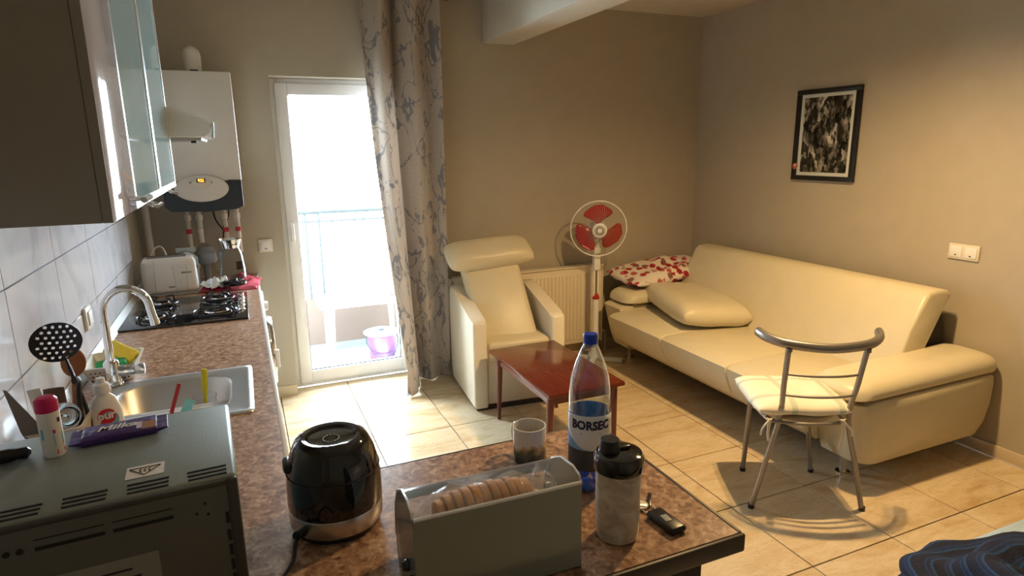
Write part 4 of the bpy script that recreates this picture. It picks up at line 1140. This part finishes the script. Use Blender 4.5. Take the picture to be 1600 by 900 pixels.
for s in (-1, 1): obj('crimped_end', PR([(s*.066, .003), (s*.088, .008), (s*.087, .010), (s*.066, .011)], -.033, .033, 'y'), purple, t)
tx = text('Milka', .034, .0003, bold=.0006, shear=.25); xf(tx, RT((-.006, .006, .0145))); obj('lettering', tx, paper, t, smooth=False)
obj('picture_patch', B(.040, .066, -.030, .006, .0138, .0145), gold_foil, t); obj('pale_patch', B(.030, .042, -.022, .010, .0138, .0143), purple_l, t)
t = thing('kitchen_knife', 'black handled knife lying at the left end of the microwave', 'knife', (-.985, -2.175, ZM), math.radians(12))
obj('handle', xf(T(smoothpath([(-.05, 0, .010), (0, .0, .012), (.05, .002, .010), (.078, .004, .008)], 4), [.004]+[.011]*8+[.009]*3+[.004], 10), RT()), black_plastic, t)
obj('blade', B(-.14, -.045, -.012, .012, .006, .0085, bev=.0008), steel, t)

# dish soap
t = thing('dish_soap_bottle', 'white dish soap bottle with red round logo beside the sink', 'bottle', (-.945, -1.470, ZT), .35)
bm = LA([(.034, 0), (.038, .006), (.040, .06), (.038, .095), (.028, .125), (.014, .140), (.013, .145)], 28, sy=.62); obj('bottle_body', bm, white_pl, t)
obj('cap', LA([(.020, .142), (.021, .148), (.019, .165), (.011, .170), (.010, .182), (0, .183)], 20, capt=False), white_pl, t)
def ellwrap(bm, A, Bq, a0, z0):
    for v in bm.verts:
        a = a0+v.co.x/A; k = 1+v.co.z/A
        v.co = Vector((A*k*math.cos(a), Bq*k*math.sin(a), z0+v.co.y))
    return bm
bm = bmesh.new(); lathe(bm, [(.0215, .0), (.0215, .0008)], 26); obj('logo_disc', ellwrap(bm, .0402, .0252, -PI/2-.05, .082), soap_red, t)
bm = bmesh.new(); lathe(bm, [(.024, .0), (.024, .0005)], 26); obj('blue_crescent', ellwrap(bm, .0402, .0252, -PI/2+.08, .070), soap_blue, t)
tx = text('pur', .028, .0006, bold=.0010); 
for v in tx.verts: v.co.z += .0012
obj('lettering', ellwrap(tx, .0402, .0252, -PI/2-.05, .085), paper, t, smooth=False)

# utensil basket and utensils
basket('utensil_basket', 'perforated cream basket full of kitchen utensils beside the tiles', -1.085, -.975, -1.60, -1.46, ZT, .105, .004)
UB = (-1.03, -1.53, ZT+.008)
def utensil(name, label, x, y, parts, rx=0, ry=0, rz=0):
    t = thing(name, label, 'utensil', (UB[0]+x, UB[1]+y, UB[2]), rz, group='utensils in the perforated basket', rx=rx, ry=ry)
    for nm, bm, m_ in parts: obj(nm, bm, m_, t)
    return t
# skimmer
def skimmer():
    hd = bmesh.new(); 
    R_ = .054; n = 40; rings = []
    holes = [(i*.0150+(.0075 if j % 2 else 0), j*.0125) for i in range(-3, 4) for j in range(-3, 4) if math.hypot(i*.0150+(.0075 if j % 2 else 0), j*.0125) < .045]
    # disc in XZ facing -Y, slightly dished, with true holes cut through a fine grid
    N = 104; V = {}
    uvl = None
    def ok(x, z):
        if math.hypot(x, z*1.12) > R_: return False
        return all(math.hypot(x-hx, z-hz) > .0036 for hx, hz in holes)
    st = 2*R_/N
    for i in range(N):
        for j in range(N):
            x, z = -R_+(i+.5)*st, -R_+(j+.5)*st
            if ok(x, z):
                q = []
                for a, b in ((i, j), (i+1, j), (i+1, j+1), (i, j+1)):
                    if (a, b) not in V:
                        X, Z = -R_+a*st, -R_+b*st; V[(a, b)] = hd.verts.new((X, .012*(1-(X*X+Z*Z)/R_**2), Z))
                    q.append(V[(a, b)])
                hd.faces.new(q)
    xf(hd, Matrix.Translation((-.012, -.012, .305)) @ Matrix.Rotation(math.radians(-32), 4, 'X'))
    t = thing('skimmer', 'black round skimmer with holes, the tallest in the utensil basket', 'utensil', (-1.005, -1.50, ZT+.008), 0, group='utensils in the perforated basket', rx=math.radians(6), ry=math.radians(2))
    o = obj('skimmer_head', hd, black_plastic, t, sharp=60); o.modifiers.new('t', 'SOLIDIFY').thickness = .0025
    obj('handle', T(smoothpath([(.03, .02, .0), (.022, .01, .12), (.008, -.006, .22), (.0, -.002, .258)], 5), [.008]*12+[.006]*4, 8, flat=.6), black_plastic, t)
skimmer()
utensil('wooden_spatula', 'orange brown wooden spatula behind the black skimmer', .012, .05, [('handle', T([(0, 0, 0), (0, 0, .20)], .006, 8), orange_w), ('blade', xf(LA([(.001, -.004), (.026, -.003), (.028, 0), (.026, .003), (.001, .004)], 20, sy=1.35), RT((0, 0, .225), rx=PI/2)), orange_w)], rx=-.04, ry=.10)
utensil('chef_knife', 'wide grey knife blade leaning left out of the basket', -.015, -.045, [('handle', T([(0, 0, 0), (0, 0, .08)], .009, 8), black_plastic), ('blade', PR([(-.020, .08), (.020, .08), (.019, .13), (.004, .235), (-.002, .240), (-.020, .12)], -.001, .001, 'y'), mat('dull_blade', (.20, .20, .20, 1), .45, .4))], rx=.25, ry=-.22)
utensil('black_turner', 'black plastic turner with curved top at the right of the basket', .035, .015, [('handle', T(smoothpath([(0, 0, 0), (0, 0, .14), (.004, -.01, .19), (.0, -.03, .20)], 5), [.010]*16, 8, flat=.7), black_plastic)], ry=.06)
utensil('steel_ladle', 'steel ladle with rounded bowl at the front of the basket', .018, -.035, [('bowl', xf(LA([(.004, 0), (.022, .006), (.032, .022), (.034, .036), (.031, .036), (.020, .012)], 20, capb=False, capt=False), RT((0, -.01, .12), rx=1.2)), chrome), ('handle', T([(0, 0, 0), (0, 0, .12)], .004, 8), chrome)], ry=.1)
utensil('red_handled_brush', 'red handled utensil in the middle of the basket', .0, -.02, [('handle', T([(0, 0, 0), (0, 0, .15)], .007, 8), red_pl)], ry=-.02)
utensil('wooden_fork', 'flat beige wooden fork leaning against the tiles', -.02, .0, [('handle', T([(0, 0, 0), (0, 0, .10)], .005, 8), cream_pl), ('blade', B(-.014, .014, -.002, .002, .10, .19, bev=.001), cream_pl)], ry=-.10, rx=.05)
utensil('dark_spoon', 'dark brown wooden spoon behind the red handle', .002, -.01, [('handle', T([(0, 0, 0), (0, 0, .12)], .006, 8), black_plastic), ('bowl', xf(pillow(.045, .065, .012, 10), RT((0, 0, .155), rx=PI/2)), mat('brown_wood', (.12, .07, .04, 1), .5))], rx=.02)

# cups in the sink
def cup(x, y, h, label, sp):
    z0 = ZT-.156
    t = thing('plastic_cup', label, 'cup', (x, y, z0), group='clear cups in the sink')
    obj('cup_wall', LA([(.026, .001), (.036, h), (.0375, h+.001), (.0355, h-.001), (.0250, .004), (0, .003)], 26, capt=False), thin_glass, t)
    obj('rim', T([(.0365*math.cos(a), .0365*math.sin(a), h) for a in [i*2*PI/26 for i in range(26)]], .0012, 5, closed=True), thin_glass, t)
cup(-.735, -1.135, .125, 'clear plastic cup with a yellow spoon in the sink', 0)
cup(-.862, -1.245, .125, 'clear plastic cup on the left in the sink, beside the red straw', 0)
single('yellow_spoon', T(smoothpath([(-.004, .0, .006), (0, 0, .10), (.006, .006, .19), (.008, .008, .215)], 4), [.004]*6+[.006]*6+[.005], 8, flat=1.5), yellow_pl, 'yellow plastic spoon standing in the right cup', 'spoon', (-.735, -1.135, ZT-.156))
single('red_straw', T([(-.030, -.02, .004), (.040, .025, .205)], .006, 8), red_pl, 'red straw leaning in the sink', 'straw', (-.835, -1.235, ZT-.156))
single('teal_spoon', xf(pillow(.03, .055, .008, 10), RT((0, 0, 0), rx=1.1, ry=.3, rz=-.5)), teal_pl, 'pale teal spoon tip leaning in the sink', 'spoon', (-.775, -1.275, ZT-.01))

# ------------------------------------------------------------------ things on the bar
# black domed appliance
t = thing('rice_cooker', 'black domed cooker with silver band on the bar', 'cooker', (-.440, -2.095, ZT), 0)
obj('lower_body', LA([(.080, 0), (.086, .004), (.088, .012), (.088, .014)], 48), black_plastic, t)
obj('silver_band', LA([(.0885, .013), (.0925, .018), (.0935, .050), (.0925, .053)], 48), steel, t, label='brushed silver band')
obj('dome', LA([(.0925, .053), (.094, .06), (.0935, .105), (.090, .135), (.084, .160), (.076, .180), (.070, .190), (.058, .196), (.050, .194), (.046, .188), (.030, .185), (.0, .186)], 56, capt=False), black_gloss, t)
obj('lid_seam', T([(.0915*math.cos(a), .0915*math.sin(a), .128) for a in [i*2*PI/48 for i in range(48)]], .0012, 5, closed=True), black_matte, t)
db = bmesh.new()
for k in range(14):
    a0 = 2*PI*k/14
    tube(db, [(.016*math.cos(a0+i*.1), .016*math.sin(a0+i*.1), .1872) for i in range(4)], .0009, 5)
obj('dashed_ring', db, paper, t, label='white dashed ring on the lid')
obj('hinge', B(-.0965, -.076, -.022, .022, .135, .158, bev=.008), black_plastic, t)
co = T(smoothpath([(-.075, -.055, .02), (-.088, -.085, .03), (-.098, -.12, .012), (-.125, -.17, .006), (-.10, -.22, .006), (-.04, -.19, .005)], 6), .0042, 8)
obj('power_cord', co, black_plastic, t)
obj('plug_sleeve', T([(-.07, -.058, .03), (-.086, -.078, .036)], .009, 10), black_plastic, t)

# mug
t = thing('mug', 'printed mug with dark lower half behind the bread bin', 'mug', (.033, -2.025, ZT), 0)
obj('mug_body', LA([(.036, 0), (.040, .003), (.041, .088), (.0405, .092), (.0375, .092), (.037, .008), (0, .007)], 36, capt=False), mug_m, t)
obj('handle', T(smoothpath([(-.01, .038, .078), (-.015, .062, .070), (-.015, .064, .035), (-.01, .038, .022)], 5), .0055, 8), cream_pl, t)
single('tea', LA([(.0365, 0), (0, .0005)], 24, capt=False), mat('dark_tea', (.05, .025, .01, 1), .1), 'dark tea inside the printed mug', 'drink', (.033, -2.025, ZT+.045))

# water bottle
BX, BY = .107, -2.185
t = thing('water_bottle', 'tall clear water bottle with blue cap and blue label on the bar', 'bottle', (BX, BY, ZT), 0)
prof = [(.030, .004), (.040, .001), (.0455, .010), (.046, .03), (.044, .06), (.046, .075), (.0465, .19), (.046, .225), (.042, .262), (.032, .295), (.020, .325), (.0135, .338), (.0130, .352)]
obj('bottle_wall', LA(prof, 40, capt=False), pet, t)
for k in range(5):
    a = 2*PI*k/5+.3
    obj('base_lobe', xf(pillow(.026, .03, .03, 8), RT((.030*math.cos(a), .030*math.sin(a), .016))), mat('blue_tint', (.02, .16, .75, 1), .1, trans=.3) if k == 0 else MATS['blue_tint'], t)
obj('cap', LA([(.0150, .338), (.0158, .341), (.0158, .356), (.0145, .359), (0, .3595)], 28, capt=False), blue_cap, t)
obj('neck_ring', LA([(.0165, .333), (.0165, .337)], 24), pet, t)
obj('label_wrap', LA([(.0468, .105), (.0470, .107), (.0472, .182), (.0470, .184)], 40, capb=False, capt=False), water_lbl, t)
# white arched front field of the label
aC = math.atan2(-3.313-BY, -.557-BX)+.07
bm = bmesh.new(); n = 22
top = [(-.046+.092*i/n, .163-.0*i) for i in range(n+1)]
outl = [(-.046+.092*i/n, .158+.006*math.sin(PI*i/n)) for i in range(n+1)]+[(.046-.092*i/n, .120-.040*math.sin(PI*i/n)) for i in range(n+1)]
g_ = sheet(lambda u, v: Vector((-.066+.132*u, (1-v)*(.182+.004*math.sin(PI*u))+v*(.146-.040*math.sin(PI*u)), .0004)), 22, 4)
o = obj('label_field', wrap(g_, .0475, aC, 0), label_white, t, sharp=180); o.modifiers.new('t', 'SOLIDIFY').thickness = .0003
tx = text('BORSEC', .0240, .0004, bold=.0009)
for v in tx.verts: v.co.x *= 1.0; v.co.y *= 1.15; v.co.z += .0012
obj('lettering', wrap(tx, .0475, aC, .164), label_navy, t, smooth=False)
bm = B(-.022, .022, -.002, .002, .0008, .0014); obj('label_rule', wrap(bm, .0475, aC, .144), water_lbl, t)
bm = B(-.012, .012, -.009, .009, .0008, .0014); obj('red_mark', wrap(bm, .0475, aC+.55, .098), soap_red, t)
obj('dark_band', LA([(.0467, .055), (.0470, .060), (.0470, .104), (.0467, .105)], 40, capb=False, capt=False), mat('dark_label', (.05, .05, .055, 1), .4), t)

# shaker
t = thing('shaker_bottle', 'cloudy protein shaker with black lid at the near end of the bar', 'shaker', (.062, -2.375, ZT), 0); t.scale = (1, 1, .93)
obj('shaker_cup', LA([(.034, 0), (.040, .004), (.0425, .02), (.0445, .165), (.0445, .17)], 36), shaker_m, t)
obj('lid', LA([(.0475, .158), (.0485, .162), (.0485, .185), (.044, .194), (.030, .199), (0, .200)], 40, capt=False), black_gloss, t)
obj('spout_cap', LA([(.0225, .190), (.0215, .196), (.019, .218), (.0175, .222), (0, .223)], 24, (-.016, .008, 0), capt=False), black_plastic, t)
obj('lid_hinge', B(-.004, .022, -.006, .006, .196, .206, bev=.002), black_plastic, t)

# bread bin with clear lid
def bread_bin():
    t = thing('bread_bin', 'grey tin bread bin with clear lid on the bar', 'bread bin', (-.205, -2.43, ZT), math.radians(-1.5))
    hw = .152; D_ = .165; H_ = .172
    # near wall, floor and low far wall of tin
    bm = PR([(0, .004), (.012, 0), (.155, 0), (.165, .01), (.165, .05), (.161, .05), (.161, .012), (.153, .005), (.014, .005), (.005, .008), (.005, H_), (0, H_)], -hw, hw, 'x')
    obj('tin_body', bm, binbase, t, sharp=30)
    obj('rim', T([(-hw, .002, H_), (hw, .002, H_)], .0035, 8), alu, t)
    arc = [(.004, H_), (.010, H_+.010), (.035, H_+.016), (.085, H_+.010), (.125, H_-.012), (.150, H_-.05), (.160, H_-.09), (.163, .05)]
    def fn(u, v):
        k = v*(len(arc)-1); i = min(int(k), len(arc)-2); f_ = k-i
        y = arc[i][0]*(1-f_)+arc[i+1][0]*f_; z = arc[i][1]*(1-f_)+arc[i+1][1]*f_
        return Vector((-hw+2*hw*u, y, z))
    o = obj('clear_lid', sheet(fn, 8, 28), bin_lid, t, sharp=60)
    for s in (-1, 1):
        pl_ = [(.0, .0)]+[(a[0], a[1]) for a in arc]+[(.163, .0)]
        o = obj('end_panel', PR(pl_, s*(hw+.001), s*(hw-.001), 'x'), bin_lid, t)
        obj('lid_edge', T([(s*hw, a[0], a[1]) for a in arc], .0024, 6), alu, t)
    obj('hinge_knob', xf(LA([(.010, 0), (.011, .004), (.007, .012)], 16), RT((-hw-.001, .05, .06), ry=-PI/2)), black_gloss, t)
    obj('hinge_knob', xf(LA([(.008, 0), (.009, .004), (.006, .010)], 16), RT((-hw-.001, .015, .055), ry=-PI/2)), black_gloss, t)
    # loaf in slices
    M0 = RT((-.205, -2.43, ZT), rz=math.radians(-1.5))
    lf = thing('bread_loaf', 'sliced brown loaf in a plastic bag inside the bread bin', 'bread', M0 @ Vector((0, 0, 0)), math.radians(-1.5))
    n = 11
    for k in range(n):
        x = -.095+.0165*k; s_ = 1-.35*abs((k-5.5)/6)**2.4
        prof_ = [(.080+.050*s_*math.cos(a), .110+.046*s_*math.sin(a)*(1.12 if math.sin(a) > 0 else 1)) for a in [2*PI*i/22 for i in range(22)]]
        b = PR(prof_, x, x+.0138, 'x', bev=.002); xf(b, Matrix.Translation((0, random.uniform(-.002, .002), random.uniform(-.002, .002))))
        obj('slice', b, bread_crust if k in (0, 1, n-1) else bread_crust, lf)
        if k: obj('crumb_edge', PR([(p[0]*.985+.0012, p[1]*.985+.0016) for p in prof_], x-.0018, x+.0002, 'x'), bread_in, lf) if False else None
    def fb(u, v):
        th = v*2*PI; x = -.145+.285*u
        k = math.sin(PI*min(1, max(0, u*.94+.03)))**.35
        rr_ = (.058+.006*noise.noise(Vector((u*9, v*7, 2)))+.006*math.sin(14*u+5*math.sin(th)))*k
        return Vector((x, .080+rr_*math.cos(th)*1.05, .108+rr_*math.sin(th)*.98))
    bag = obj('bread_bag', sheet(fb, 44, 36), film, lf, sharp=180)
    def fc(u, v):
        th = v*2*PI; k = math.sin(PI*u)**.5
        rr_ = (.036+.018*noise.noise(Vector((u*5+4, math.cos(th)*2, math.sin(th)*2))))*k
        return Vector((.085+.055*u, .085+rr_*math.cos(th)*1.1, .128+rr_*math.sin(th)*.9))
    obj('bag_twist', sheet(fc, 22, 26), film, lf, sharp=60)
    obj('bread_board', B(-.14, .14, .02, .15, .0055, .05, bev=.004), paper, lf) if False else None
bread_bin()
# keys
t = thing('car_keys', 'black key fob with silver keys on the bar beside the shaker', 'keys', (.170, -2.385, ZT), math.radians(-4)); t.scale = (1.25, 1.25, 1.2)
obj('key_fob', xf(B(-.016, .016, -.035, .030, .001, .013, bev=.005, seg=3), RT(rz=.15)), black_plastic, t)
obj('key_ring', T([(.012*math.cos(a)-.004, .044+.012*math.sin(a), .003) for a in [i*2*PI/20 for i in range(20)]], .0012, 6, closed=True), silver_fob, t)
obj('key_blade', xf(B(-.005, .005, 0, .048, .002, .0055, bev=.0005), RT((-.004, .050, .002), rz=1.1)), silver_fob, t)
obj('key_bow', xf(LA([(.013, .002), (.013, .006)], 16), RT((-.012, .056, 0))), silver_fob, t)
obj('key_blade', xf(B(-.0035, .0035, 0, .040, .003, .005, bev=.0005), RT((.0, .05, 0), rz=-.6)), black_plastic, t)
obj('fob_button', B(-.006, .006, -.012, .006, .0125, .0140, bev=.0005), gas_grey, t)

# ------------------------------------------------------------------ ceiling lamp (above the frame, it lights the room)
t = thing('ceiling_lamp', 'ceiling lamp plate with two bulbs above the living area', 'lamp', (LAMP[0], LAMP[1], ZC))
obj('ceiling_plate', LA([(.11, -.025), (.12, -.018), (.12, 0)], 28), enamel, t)
for s in (-1, 1): obj('bulb_holder', LA([(.022, -.10), (.026, -.095), (.026, -.025)], 16, (s*.045, -s*.02, 0)), enamel, t)
